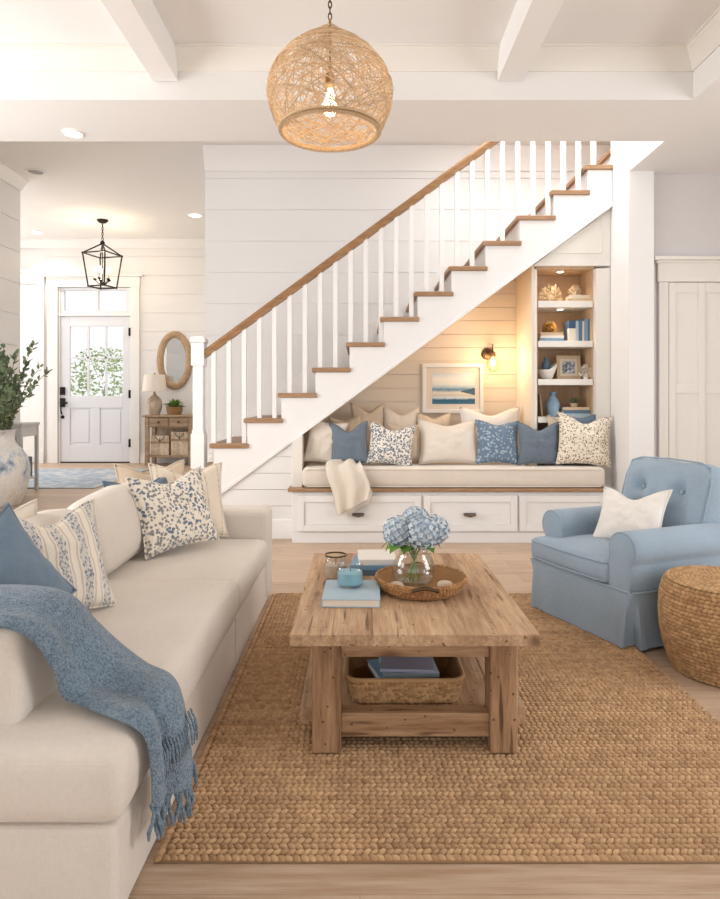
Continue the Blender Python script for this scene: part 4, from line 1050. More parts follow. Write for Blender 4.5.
# books
def book(label, mat, loc, W, D, T, rz=0, group=None, name='book'):
    "lying book: W wide (spine side along X front), D deep"
    t = thing(name, label, 'book', loc, R(rz), group)
    c = .0028 if T > .015 else .0016
    MB().box(-W/2, W/2, -D/2, -D/2+c, 0, T).box(-W/2, W/2, -D/2+c, D/2, 0, c).box(-W/2, W/2, -D/2+c, D/2, T-c, T).build('cover', M[mat], t, local=True, bevel=.001)
    MB().box(-W/2+.004, W/2-.004, -D/2+c, D/2-.004, c, T-c).build('pages', M['pages'], t, local=True)
    return t
def book_end(label, mat, loc, W, D, T, rz=0, group=None):
    "lying book whose page edge faces the viewer and spine is at the left"
    t = thing('book', label, 'book', loc, R(rz), group)
    c = .0035
    MB().box(-W/2, -W/2+c, -D/2, D/2, 0, T).box(-W/2+c, W/2, -D/2, D/2, 0, c).box(-W/2+c, W/2, -D/2, D/2, T-c, T).build('cover', M[mat], t, local=True, bevel=.001)
    MB().box(-W/2+c, W/2-.004, -D/2+.004, D/2-.004, c, T-c).build('pages', M['pages'], t, local=True)
    return t
book_end('large pale blue book under the blue candle on the coffee table', 'bk_pale', (-.031, 2.50, TZ+.0008), .215, .255, .030, -1)
z = TZ+.001
book('mid blue book at the bottom of the stack behind the tray', 'bk_mid', (.055, 2.90, z), .185, .2, .022, -3)
book('pale blue book in the middle of the stack behind the tray', 'bk_blue', (.057, 2.905, z+.0225), .18, .195, .018, -6)
book('off-white book on top of the stack behind the tray', 'bk_white', (.075, 2.91, z+.041), .165, .19, .024, 3)
# candles
def candle(label, c, r, h, gm, wax, band):
    x, y, z = c
    t = thing('candle_jar', label, 'candle', c)
    pr = [(0, 0), (r*.86, 0), (r*.97, .006), (r, .02), (r, h*.7), (r*.96, h)]
    inn = [(r*.92, h), (r*.95, h*.7), (r*.95, .02), (r*.9, .009), (0, .008)]
    MB().lathe([(a, b+z) for a, b in pr+inn], 32, (x, y, 0), cap=False).build('glass_jar', M['glass'], t, smooth=180)
    MB().lathe([(0, z+.010), (r*.9, z+.010), (r*.935, z+.02), (r*.935, z+h*.62), (r*.88, z+h*.64), (0, z+h*.63)], 32, (x, y, 0)).build('wax', M[wax], t, smooth=40)
    MB().tube([(x, y, z+h*.63), (x+.002, y, z+h*.63+.012)], .0015, 5).build('wick', M['black'], t)
    if band: MB().lathe([(r*.97, z+h), (r*1.0, z+h), (r*1.0, z+h+.006), (r*.94, z+h+.006), (r*.94, z+h)], 32, (x, y, 0), cap=False).build('rim_band', M['bronze'], t, smooth=40)
    return t
M['wax_blue'] = plain('blue_candle_wax', rgb(140, 186, 200), .5); M['wax_tan'] = plain('tan_candle_wax', rgb(196, 172, 150), .5)
candle('blue candle in a glass jar standing on the large pale blue book', (-.039, 2.545, TZ+.0315), .052, .088, 'blueglass', 'wax_blue', False)
candle('tan candle in a smoky glass jar with bronze rim behind the large pale blue book', (-.103, 2.745, TZ+.001), .046, .100, 'amberglass', 'wax_tan', True)
# basket on the lower shelf
def low_basket():
    x0, x1, y0, y1, zb = -.052, .368, 2.254, 2.60, .1335
    t = thing('woven_basket', 'rectangular woven seagrass basket on the lower shelf of the coffee table', 'basket', ((x0+x1)/2, (y0+y1)/2, zb))
    rnd = random.Random(8); mb = MB(); H = .086
    def ring(o, z):   # rounded rectangle
        pts = []; r = .05
        for (cx, cy, a0) in ((x1-r+o, y1-r+o, 0), (x0+r-o, y1-r+o, 90), (x0+r-o, y0+r-o, 180), (x1-r+o, y0+r-o, 270)):
            for i in range(6): a = R(a0+18*i); pts.append(Vector((cx+r*math.cos(a), cy+r*math.sin(a), z)))
        return pts
    a, b, c, d = ring(-.02, zb), ring(0, zb+H), ring(-.008, zb+H), ring(-.026, zb+.006); n = len(a); mb.ct = .1
    mb.add(a+b+c+d, [(i+k*n, (i+1) % n+k*n, (i+1) % n+(k+1)*n, i+(k+1)*n) for k in range(3) for i in range(n)]+[tuple(range(n))[::-1], tuple(range(3*n, 4*n))])
    rows = 11
    for j in range(rows):
        f = (j+.5)/rows; pts = ring(-.02+.02*f, zb+H*f); per = [0]
        for p, q in zip(pts, pts[1:]+pts[:1]): per.append(per[-1]+(q-p).length)
        m_ = int(per[-1]/.015)
        for i in range(m_):
            s_ = per[-1]*(i+.5*(j % 2))/m_; k = max(q for q in range(n) if per[q] <= s_); e = (pts[(k+1) % n]-pts[k]); ln = e.length; e.normalize()
            p = pts[k]+e*(s_-per[k]); nm = Vector((e.y, -e.x, .1)).normalized(); up = nm.cross(e) if nm.cross(e).z > 0 else -nm.cross(e)
            sg = .4 if j % 2 else -.4
            knot(mb, p, e*math.cos(sg)+up*math.sin(sg), up*math.cos(sg)-e*math.sin(sg), nm, .0105, .0056, .005, rnd.random())
    mb.build('basket_wall', M['seagrass'], t, smooth=180)
    pts = ring(-.003, zb+H); mb = MB(); mb.ct = .6; mb.tube(pts, .008, 8, closed=True); mb.build('rim', M['seagrass'], t, smooth=180)
    MB().prism([(p.x, p.y) for p in ring(-.03, 0)], 'z', zb+.0065, zb+.0085).build('basket_bottom', M['wicker'], t)
low_basket()
zb = .1405
book('dark blue book lying at the bottom of the low basket', 'bk_navy', (.19, 2.42, zb), .2, .19, .03, 8)
book('cornflower blue book fanned out under the magazines in the low basket', 'bk_blue', (.155, 2.42, zb+.031), .21, .2, .026, 16)
book('pale blue book under the lavender magazine in the low basket', 'bk_pale', (.178, 2.42, zb+.058), .2, .195, .018, 4)
book('lavender grey magazine on top of the pile in the low basket', 'bk_lav', (.175, 2.425, zb+.077), .195, .2, .011, -3, name='magazine')['category'] = 'magazine'

# ---------------------------------------------------------------- armchair
yaw = math.atan2(-.92, .39)
CC = Vector((1.525, 3.565, .0165))
ac = thing('armchair', 'dusty blue skirted armchair with rolled arms and tufted back at the right', 'armchair', CC, yaw)
W2, DF, DB = .38, -.43, .40
def skirt():
    mb = MB(); rows = []
    out = []
    def side(p, q, n):
        p, q = Vector(p), Vector(q); L_ = []
        for i in range(n): L_.append((p.lerp(q, i/n), None))
        return L_
    c = [(-W2, DF), (W2, DF), (W2, DB), (-W2, DB)]
    base = []
    for i in range(4):
        p, q = Vector(c[i]), Vector(c[(i+1) % 4]); n = 48
        d = (q-p).normalized()
        for k in range(n):
            base.append((p.lerp(q, k/n), Vector((d.y, -d.x)), min(k, n-k)/n*(q-p).length))
    zs_ = [.0, .03, .08, .14, .20, .245, .262]
    N = len(base)
    for z in zs_:
        f = 1-z/.262
        for i, (p, nrm_, dist) in enumerate(base):
            o = .018*f+.005*f*nz(p.x*9, p.y*9, 1)*2
            pleat = 0*-.05*f*max(0, 1-dist/.022) if dist < .05 else 0
            if .02 < dist < .07: o += .008*f
            q = p+nrm_*o
            if dist < .034:
                cn = Vector((math.copysign(1, p.x), math.copysign(1, p.y))).normalized(); q = q-cn*(.085*f*(1-dist/.034))
            mb.v.append(Vector((q.x, q.y, z))); mb.t.append(.5)
    for r_ in range(len(zs_)-1):
        for i in range(N): mb.f.append((r_*N+i, r_*N+(i+1) % N, (r_+1)*N+(i+1) % N, (r_+1)*N+i))
    mb.f.append(tuple(range((len(zs_)-1)*N, len(zs_)*N)))
    mb.build('skirt', M['chair'], ac, local=True, smooth=50)
    mb = MB().tube([(p.x*1.004, p.y*1.004, .262) for p, _, ds in base if ds > .02], .006, 6, closed=True); mb.build('piping', M['chair'], ac, local=True, smooth=180)
skirt()
def ca_seat(p, u, v, w):
    k = max(0, (1-u*u)*(1-v*v))
    if w > .3: p.z += .03*k+.004*nz(p.x*6, p.y*6, 3)
    if v < -.9: p.y -= .014*(1-w*w)*(1-u*u)
    p.z += .004*nz(p.x*4, p.y*4, 9)
    return p
MB().soft(-.375, .235, -.445, .12, .264, .385, .04, 7, ca_seat).build('seat_cushion', M['chair'], ac, local=True, smooth=180)
mb = MB()
for zz, k in ((.281, 0), (.372, 1)):
    mb.tube([(-.37, -.1, zz+.0), (-.372, -.3, zz), (-.368, -.41, zz), (-.35, -.437, zz), (-.3, -.449, zz), (-.07, -.458, zz), (.16, -.449, zz), (.205, -.44, zz), (.222, -.42, zz)], .0055, 6)
mb.build('piping', M['chair'], ac, local=True, smooth=180)
def arm(s_, y0, y1):
    "rolled arm: section in x, z swept along y"
    prof = []
    xi, xo = .225*s_, .375*s_
    cx, cz, r = .312*s_, .457, .085
    sec = [(xi, .255)]
    sec += [(xi, .30), (xi-.002*s_, .38), (cx-r*.96*s_, .44)]
    for i in range(15):
        a = math.pi*(1.0-.02)-i*(math.pi*1.25)/14
        sec.append((cx+s_*r*math.cos(a), cz+r*math.sin(a)))
    sec += [(.365*s_, .38), (.362*s_, .32), (.366*s_, .255)]
    mb = MB(); n = len(sec); ys = [y0, y0+.006, y0+.02, y0+.05]+[y0+.05+(y1-y0-.05)*i/8 for i in range(1, 9)]
    sh = [.86, .94, .985, 1]+[1]*8
    m_ = Vector(((xi+xo)/2, .40))
    for y, k in zip(ys, sh):
        for (x, z) in sec:
            q = m_+(Vector((x, z))-m_)*k
            if z < .26: q.y = z
            mb.v.append(Vector((q.x+.003*nz(y*6, z*6, s_), y, q.y+.008*nz(x*3, y*3, s_)))); mb.t.append(.5)
    for j in range(len(ys)-1):
        for i in range(n-1):
            f = (j*n+i, j*n+i+1, (j+1)*n+i+1, (j+1)*n+i); mb.f.append(f if s_ < 0 else f[::-1])
    mb.f.append(tuple(range(n)) if s_ > 0 else tuple(range(n))[::-1]); mb.f.append(tuple(range((len(ys)-1)*n, len(ys)*n)))
    o = mb.build('arm', M['chair'], ac, local=True, smooth=60)
    MB().tube([(m_.x+(x-m_.x)*.97, y0+.008, m_.y+(z-m_.y)*.97) for x, z in sec], .0055, 6).build('arm_piping', M['chair'], o, local=True, smooth=180)
arm(-1, -.335, .36); arm(1, -.43, .36)
def bk_w(p, u, v, w): 
    p.z += .012*(1-u*u)*(1 if w > .5 else 0); return p
mt = Matrix.Translation((0, .25, .25)) @ Matrix.Rotation(R(-13), 4, 'X')
MB().soft(-.36, .36, .02, .14, .0, .56, .05, 5, bk_w, mt).build('backrest', M['chair'], ac, local=True, smooth=180)
tuf = [(-.13, .30), (.13, .30), (.0, .17)]
def bc_w(p, u, v, w):
    k = max(0, (1-u*u)*(1-w*w))
    if v < 0: p.y -= .045*k**.7
    if v < .2:
        for (tx_, tz_) in tuf:
            d2 = ((p.x-tx_)**2+(p.z-tz_)**2)
            p.y += .055*math.exp(-d2/.0016)
            dz = p.z-tz_
            if dz > 0: p.y += .02*math.exp(-((p.x-tx_)/.016)**2)*max(0, 1-dz/.14)
    p.z += .018*nz(p.x*3, 3, 1)*max(0, w)
    p.x += .01*nz(p.z*5, 2, 4)*abs(u)
    p.y += .008*nz(p.x*7, p.z*7, 5)
    return p
mt2 = Matrix.Translation((0, .10, .385)) @ Matrix.Rotation(R(-18), 4, 'X')
MB().soft(-.30, .30, -.02, .16, .0, .48, .075, 16, bc_w, mt2).build('back_cushion', M['chair'], ac, local=True, smooth=180)
pp = []
for (u_, w_) in [(-.27, .03), (-.285, .12), (-.285, .36), (-.265, .45), (-.2, .472), (0, .478), (.2, .472), (.265, .45), (.285, .36), (.285, .12), (.27, .03)]: pp.append(mt2 @ Vector((u_, -.004, w_)))
MB().tube(pp, .0055, 6).build('piping', M['chair'], ac, local=True, smooth=180)
mb = MB()
for (a, b) in tuf: mb = MB(); mb.ball((0, 0, 0), (.013, .008, .013), 12, 8, mt2 @ Matrix.Translation((a, -.012, b))); mb.build('tuft_button', M['chair'], ac, local=True, smooth=180)
# white pillow on the chair
pc = Matrix.Translation(CC) @ Matrix.Rotation(yaw, 4, 'Z') @ Vector((.04, -.14, .40))
pillow('white slubby lumbar pillow on the blue armchair', M['whitefab'], pc, .39, .33, .12, math.degrees(yaw)+14, 30, -4, 31, .14)

# ---------------------------------------------------------------- ottoman
def ottoman():
    cx, cy = 1.612, 2.868
    t = thing('woven_ottoman', 'round braided seagrass ottoman on the oak floor in front of the armchair', 'ottoman', (cx, cy, 0))
    pr = [(.215, .004), (.232, .05), (.25, .11), (.262, .18), (.266, .25), (.262, .32), (.252, .365), (.240, .392)]
    mb = MB(); mb.ct = .1; mb.lathe([(0, .0)]+[(r-.002, z) for r, z in pr], 64, (cx, cy, 0))
    woven(mb, pr, 24, 78, cx, cy, 5, .66, .56, .0075, .35, .15)
    mb.build('woven_side', M['seagrass'], t, smooth=180)
    mb = MB(); mb.ct = .3; mb.lathe([(0, .385), (.236, .388), (.236, .392), (0, .392)], 64, (cx, cy, 0))
    for k in range(14):
        woven(mb, [(.238-.0165*k, .396), (.225-.0165*k, .398)], 1, int(78*(.238-.0165*k)/.262)+2, cx, cy, k, .62, .75, .006, .3, .35)
    mb.build('woven_top', M['seagrass'], t, smooth=180)
ottoman()
# ---------------------------------------------------------------- woven pendant
def pendant():
    Zp = 2.86; cx = px_x(330, Zp); zr = 2.372
    t = thing('pendant_lamp', 'large woven rattan pendant lamp hanging on a chain from the coffered ceiling', 'lamp', (cx, Zp, zr))
    zt = 2.835
    MB().lathe([(0, 3.28), (.065, 3.285), (.068, 3.311)], 28, (cx, Zp, 0)).build('ceiling_canopy', M['bronze'], t, smooth=40)
    mb = MB(); z = zt+.03; i = 0
    while z < 3.28:
        m_ = Matrix.Translation((cx, Zp, z+.014)) @ Matrix.Rotation(R(90*(i % 2)), 4, 'Z')
        mb.tube([(.0075*math.cos(a), 0, .017*math.sin(a)) for a in [math.pi*2*k/10 for k in range(10)]], .0028, 5, m=m_, closed=True); z += .026; i += 1
    mb.build('chain', M['bronze'], t, smooth=180)
    mb = MB(); mb.tube([(cx, Zp, zt+.03), (cx, Zp, 2.62)], .006, 8); mb.lathe([(.012, 2.63), (.02, 2.62), (.021, 2.575), (0, 2.575)], 16, (cx, Zp, 0)); mb.build('socket', M['brass'], t, smooth=40)
    MB().lathe([(.012, 2.58), (.02, 2.56), (.044, 2.50), (.047, 2.475), (.036, 2.44), (0, 2.428)], 24, (cx, Zp, 0), cap=False).build('bulb_glass', M['pane'], t, smooth=180)
    mb = MB()
    for k in range(6):
        a = k*math.pi/3; mb.tube([(cx+.008*math.cos(a), Zp+.008*math.sin(a), 2.56), (cx+.02*math.cos(a), Zp+.02*math.sin(a), 2.51), (cx+.012*math.cos(a+.4), Zp+.012*math.sin(a+.4), 2.455)], .0025, 5)
    mb.build('filament', M['bulb'], t)
    prof = [(0.0, .021), (.06, .05), (.12, .095), (.22, .158), (.31, .204), (.42, .243), (.55, .269), (.66, .274), (.78, .262), (.9, .24), (1, .214)]
    def rad(f):
        for (a, ra_), (b, rb_) in zip(prof, prof[1:]):
            if f <= b: k = (f-a)/(b-a); return ra_+(rb_-ra_)*k
        return prof[-1][1]
    def S_(f, an, o=0): r = rad(min(1, max(0, f)))+o; return Vector((cx+r*math.cos(an), Zp+r*math.sin(an), zt+(zr-zt)*min(1, max(0, f))))
    rnd = random.Random(12); mb = MB()
    for i in range(330):
        f0 = rnd.uniform(-.05, .8); a0 = rnd.random()*6.283; sl = rnd.choice((-1, 1))*rnd.uniform(.5, 2.6); L_ = rnd.uniform(.3, .7)
        o = rnd.uniform(-.006, .006); mb.ct = rnd.random(); pts = []
        for k in range(11):
            f = f0+L_*k/10
            if f < 0 or f > 1: continue
            pts.append(S_(f, a0+sl*(k/10)*(.6+.5*L_), o+.003*math.sin(k+i)))
        if len(pts) > 2: mb.tube(pts, rnd.uniform(.0012, .0021), 4, cap=False)
    for i in range(34):
        f = rnd.uniform(.15, .97); a0 = rnd.random()*6.283; n = 16; mb.ct = rnd.random(); tl = rnd.uniform(-.14, .14); sp = rnd.uniform(2, 5)
        mb.tube([S_(f+tl*math.sin(a0+sp*k/n), a0+sp*k/n, .004) for k in range(n+1)], .0022, 4, cap=False)
    for k in range(26):
        an = 2*math.pi*k/26; mb.ct = .3; mb.tube([S_(q/12, an+.12*math.sin(q*.5+k)) for q in range(13)], .0022, 4, cap=False)
    mb.build('woven_shade', M['rattan'], t, smooth=180)
    mb = MB()
    for j, (f, rr) in enumerate(((1, .0085), (.975, .0055))):
        mb.ct = .2; mb.tube([S_(f, 2*math.pi*k/56) for k in range(56)], rr, 8, closed=True)
    for k in range(120): # wrapping on the lower ring
        an = 2*math.pi*k/120; mb.ct = .1+.5*rnd.random(); c = S_(1, an); e = Vector((math.cos(an), math.sin(an), 0)); tn = Vector((-e.y, e.x, 0))
        mb.tube([c+tn*.004*(q-2)+e*.011*math.cos(q*1.57)+Vector((0, 0, .011*math.sin(q*1.57))) for q in range(5)], .003, 4, cap=False)
    mb.build('shade_ring', M['rattan'], t, smooth=180)
    point('pendant_glow', (cx, Zp, 2.5), 3.5, (1, .74, .42), .04)
pendant()

# ---------------------------------------------------------------- foyer lantern and downlights
def lantern():
    Y = 9.23; cx = px_x(102.5, Y)
    zb, ze, zp, zc = py_z(287, Y), py_z(254.5, Y), py_z(243.5, Y), HF
    t = thing('lantern_chandelier', 'black open-frame lantern chandelier with candle bulbs in the foyer', 'chandelier', (cx, Y, zb))
    MB().lathe([(0, zc-.045), (.05, zc-.04), (.075, zc-.015), (.078, zc-.001)], 24, (cx, Y, 0)).build('ceiling_canopy', M['black'], t, smooth=40)
    mb = MB(); z = zp+.04; i = 0
    while z < zc-.05:
        m_ = Matrix.Translation((cx, Y, z+.02)) @ Matrix.Rotation(R(90*(i % 2)), 4, 'Z')
        mb.tube([(.012*math.cos(a), 0, .024*math.sin(a)) for a in [math.pi*2*k/10 for k in range(10)]], .005, 5, m=m_, closed=True); z += .038; i += 1
    mb.build('chain', M['black'], t, smooth=180)
    mb = MB(); rt, rb = .262, .19; a0 = .5
    T = [Vector((cx+rt*math.cos(a0+k*math.pi/2), Y+rt*math.sin(a0+k*math.pi/2), ze)) for k in range(4)]
    B = [Vector((cx+rb*math.cos(a0+k*math.pi/2), Y+rb*math.sin(a0+k*math.pi/2), zb)) for k in range(4)]
    top = Vector((cx, Y, zp))
    for k in range(4):
        for p, q in ((T[k], T[(k+1) % 4]), (B[k], B[(k+1) % 4]), (T[k], B[k]), (T[k], top)): mb.tube([p, q], .0105, 6)
        mb.ball(T[k], .016); mb.ball(B[k], .014)
    mb.lathe([(0, zp-.03), (.035, zp-.02), (.03, zp+.02), (.014, zp+.04), (0, zp+.045)], 16, (cx, Y, 0)); mb.build('lantern_frame', M['black'], t, smooth=60)
    mb = MB(); zh = zb+.1
    mb.tube([(cx, Y, zp), (cx, Y, zh-.05)], .007, 6); mb.ball((cx, Y, zh-.05), .03)
    c4 = [Vector((cx+.1*math.cos(.9+k*math.pi/2.5), Y+.1*math.sin(.9+k*math.pi/2.5), zh)) for k in range(5)]
    for c in c4:
        mb.tube([(cx, Y, zh-.04), (cx*.5+c.x*.5, Y*.5+c.y*.5, zh-.055), c], .007, 6); mb.lathe([(.01, zh-.01), (.024, zh+.005), (.024, zh+.015), (0, zh+.015)], 12, (c.x, c.y, 0))
    mb.build('candle_arms', M['black'], t, smooth=60)
    for c in c4:
        o = MB().lathe([(.013, zh+.015), (.013, zh+.1), (0, zh+.1)], 12, (c.x, c.y, 0)).build('candle_sleeve', M['trimcream'], t, smooth=40)
        MB().ball((c.x, c.y, zh+.14), (.021, .021, .042)).build('flame_bulb', M['flame'], o, smooth=180)
    point('lantern_glow', (cx, Y, zh+.25), 22, (1, .8, .55), .08)
lantern()
for i, (x, y, z, lit, txt) in enumerate([(px_x(73, 4.45), 4.45, HC, 1, 'lit recessed downlight in the soffit nearest the living room'), (px_x(195, 8.98), 8.98, HF, 1, 'lit recessed downlight in the foyer ceiling to the right of the lantern'),
                              (px_x(37, 9.9), 9.9, HF, 1, 'lit recessed downlight at the left far corner of the foyer ceiling'), (-3.62, 7.25, HF, 0, 'unlit grey recessed downlight in the hall ceiling beside the left wall crown')]):
    t = thing('recessed_light', txt, 'light', (x, y, z-.012)); r = .07 if z < 3.2 else .1
    MB().lathe([(r*.8, z-.006), (r*.85, z-.012), (r, z-.009), (r*1.02, z-.0005)], 32, (x, y, 0), cap=False).build('trim_ring', M['white'], t, smooth=40)
    MB().lathe([(0, z-.006), (r*.8, z-.006), (r*.8, z-.001), (0, z-.001)], 32, (x, y, 0)).build('lens', M['lens'] if lit else M['unlit'], t)
    if lit: spot('downlight_beam', (x, y, z-.03), 45, (1, .93, .84), 130, .06)

# ---------------------------------------------------------------- foyer furniture
tag(MB().box(-4.75, -3.05, 7.45, 9.45, P+.001, P+.012).build('area_rug', M['foyerrug'], bevel=.004), 'faded blue patterned rug on the foyer floor before the front door', 'rug')
def console():
    Y0, Y1 = 9.94, 10.34; x0, x1 = px_x(142, Y0), px_x(195, Y0); zt = py_z(415, Y0)
    t = thing('console_table', 'weathered wood console table with two drawers and low shelf under the oval mirror', 'table', ((x0+x1)/2, 10.14, P))
    MB().box(x0, x1, Y0-.02, Y1, zt-.03, zt).build('tabletop', M['console'], t, bevel=.005)
    for a in (x0+.04, x1-.1):
        for b in (Y0, Y1-.07): MB().box(a, a+.06, b, b+.06, P, zt-.03).build('leg', M['console'], t, bevel=.004)
    MB().box(x0+.1, x1-.1, Y0+.02, Y1-.02, zt-.19, zt-.03).build('apron', M['console'], t)
    xm = (x0+x1)/2
    for a, b in ((x0+.11, xm-.01), (xm+.01, x1-.11)):
        d = MB().box(a, b, Y0+.004, Y0+.02, zt-.175, zt-.045).build('drawer', M['console'], t, bevel=.004)
        MB().ball(((a+b)/2, Y0-.012, zt-.11), .018, 12, 8).build('knob', M['bronze'], d, smooth=180)
    MB().box(x0+.05, x1-.05, Y0+.01, Y1-.02, P+.13, P+.16).build('lower_shelf', M['console'], t, bevel=.004)
    MB().box(x0+.1, x1-.1, Y1-.03, Y1-.02, P+.16, zt-.19).build('back_panel', M['crate'], t)
    # crates with a branch motif
    for k, (a, b, h) in enumerate(((x0+.12, xm-.01, .30), (xm+.02, x1-.12, .36))):
        c = thing('storage_crate', ('left', 'right')[k]+' of two whitewashed wooden crates with branch motif on the console shelf', 'crate', ((a+b)/2, Y0+.16, P+.161))
        MB().box(a, b, Y0+.05, Y1-.06, P+.161, P+.161+h).build('body', M['crate'], c, bevel=.006)
        MB().box(a-.006, b+.006, Y0+.044, Y1-.054, P+.155+h*.62, P+.161+h*.7).build('band', M['console'], c, bevel=.003)
        mb = MB(); m_ = (a+b)/2; zc = P+.161+h*.72
        for s_ in (-1, 1): mb.tube([(m_, Y0+.044, zc), (m_+s_*.05, Y0+.044, zc+h*.12), (m_+s_*.07, Y0+.044, zc+h*.25)], .006, 5)
        mb.tube([(m_, Y0+.044, zc-h*.1), (m_, Y0+.044, zc+h*.16)], .006, 5); mb.build('branch_motif', M['twig'], c)
    # lamp
    lx_ = px_x(154.5, 10.12)
    l = thing('table_lamp', 'table lamp with cream drum shade and aged ceramic base on the console', 'lamp', (lx_, 10.12, zt+.001)); z = zt+.001
    MB().lathe([(0, 0+z), (.075, z), (.085, z+.02), (.112, z+.1), (.118, z+.17), (.105, z+.235), (.06, z+.285), (.03, z+.305), (.028, z+.325), (0, z+.325)], 32, (lx_, 10.12, 0)).build('base', M['lampbase'], l, smooth=50)
    MB().lathe([(.02, z+.32), (.022, z+.345), (.01, z+.35), (.008, z+.62), (0, z+.625)], 12, (lx_, 10.12, 0)).build('neck', M['brass'], l, smooth=40)
    MB().lathe([(.185, z+.36), (.155, z+.62), (.152, z+.62), (.181, z+.362)], 36, (lx_, 10.12, 0), cap=False).build('lamp_shade', M['shade'], l, smooth=40)
    MB().ball((lx_, 10.12, z+.64), .014).build('finial', M['brass'], l, smooth=180)
    px_ = px_x(174.5, 10.1)
    p = thing('potted_plant', 'small leafy green plant in a low woven pot beside the lamp on the console', 'plant', (px_, 10.1, z))
    MB().lathe([(0, z), (.1, z), (.122, z+.06), (.125, z+.125), (.115, z+.125), (.11, z+.1), (0, z+.1)], 28, (px_, 10.1, 0)).build('pot', M['pot'], p, smooth=40)
    mb = MB(); rnd = random.Random(5)
    for i in range(130):
        a = rnd.random()*6.28; e = rnd.uniform(.15, 1.4); d = Vector((math.cos(a)*math.cos(e), math.sin(a)*math.cos(e), math.sin(e)*.75)); c = Vector((px_, 10.1, z+.11))+d*rnd.uniform(.06, .165)
        sd = d.cross(Vector((0, 0, 1))).normalized(); n_ = sd.cross(d); l_ = .035+.02*rnd.random(); mb.ct = rnd.random()
        mb.add([c-d*l_, c+sd*l_*.5+n_*.006, c+d*l_*1.1-Vector((0, 0, .01)), c-sd*l_*.5+n_*.006], [(0, 1, 2, 3)])
    mb.build('foliage', M['leaf2'], p)
    ox = px_x(192, 10.08); mb = MB(); mb.lathe([(0, z), (.035, z), (.04, z+.03), (.02, z+.055), (.026, z+.075), (.012, z+.1), (0, z+.105)], 18, (ox, 10.08, 0)); tag(mb.build('ornament', M['stone'], smooth=60), 'small pale ornament at the right end of the console beside the newel post', 'ornament')
    # mirror
    my = ZD-.001; mx, mz = px_x(175, my), py_z(360.5, my); a, b = px_x(193, my)-mx, py_z(331, my)-mz
    r = thing('oval_mirror', 'oval wall mirror in a broad carved wood frame above the console', 'mirror', (mx, my-.02, mz-b))
    mb = MB(); N = 56; sec = [(.68, -.006), (.70, -.03), (.78, -.045), (.9, -.05), (.98, -.035), (1, -.003), (.68, -.003)]
    vs = []
    for k in range(N):
        q = 2*math.pi*k/N
        for s_, d in sec:
            w_ = .115/.32*1.0; f = 1-(1-s_)*1.0
            vs.append((mx+math.cos(q)*(a-(1-s_)*.36), my+d, mz+math.sin(q)*(b-(1-s_)*.36)))
    n = len(sec); mb.add(vs, [(k*n+i, k*n+i+1, ((k+1) % N)*n+i+1, ((k+1) % N)*n+i) for k in range(N) for i in range(n-1)]); mb.build('frame', M['mirrorframe'], r, smooth=50)
    mb = MB(); mb.prism([(mx+math.cos(2*math.pi*k/N)*(a-.112), mz+math.sin(2*math.pi*k/N)*(b-.112)) for k in range(N)], 'y', my-.012, my-.004); mb.build('mirror_glass', M['mirror'], r)
console()
def side_console():
    x0, x1, y0, y1 = -3.925, px_x(34.5, 7.3), 7.02, 7.40; zt = py_z(423, 7.1)
    t = thing('side_table', 'slim grey painted side table behind the tall ceramic vase', 'table', ((x0+x1)/2, 7.2, P))
    MB().box(x0, x1+.01, y0-.01, y1+.01, zt-.03, zt).build('tabletop', M['greyfurn'], t, bevel=.004)
    for a in (x0, x1-.035):
        for b in (y0, y1-.035): MB().box(a, a+.035, b, b+.035, P, zt-.03).build('leg', M['greyfurn'], t, bevel=.003)
    MB().box(x0+.036, x1-.036, y0+.005, y0+.02, zt-.15, zt-.03).box(x1-.02, x1-.006, y0+.036, y1-.036, zt-.15, zt-.03).build('apron', M['greyfurn'], t)
    MB().box(x0+.01, x1-.01, y0+.01, y1-.01, P+.14, P+.16).build('lower_shelf', M['greyfurn'], t, bevel=.003)
    MB().box(x0+.02, x1-.05, y0+.06, y1-.04, P+.161, P+.38).build('storage_box', M['slate'], None, bevel=.01)
side_console()
o = bpy.data.objects['storage_box']; tag(o, 'blue grey fabric box on the lower shelf of the slim grey side table', 'box')
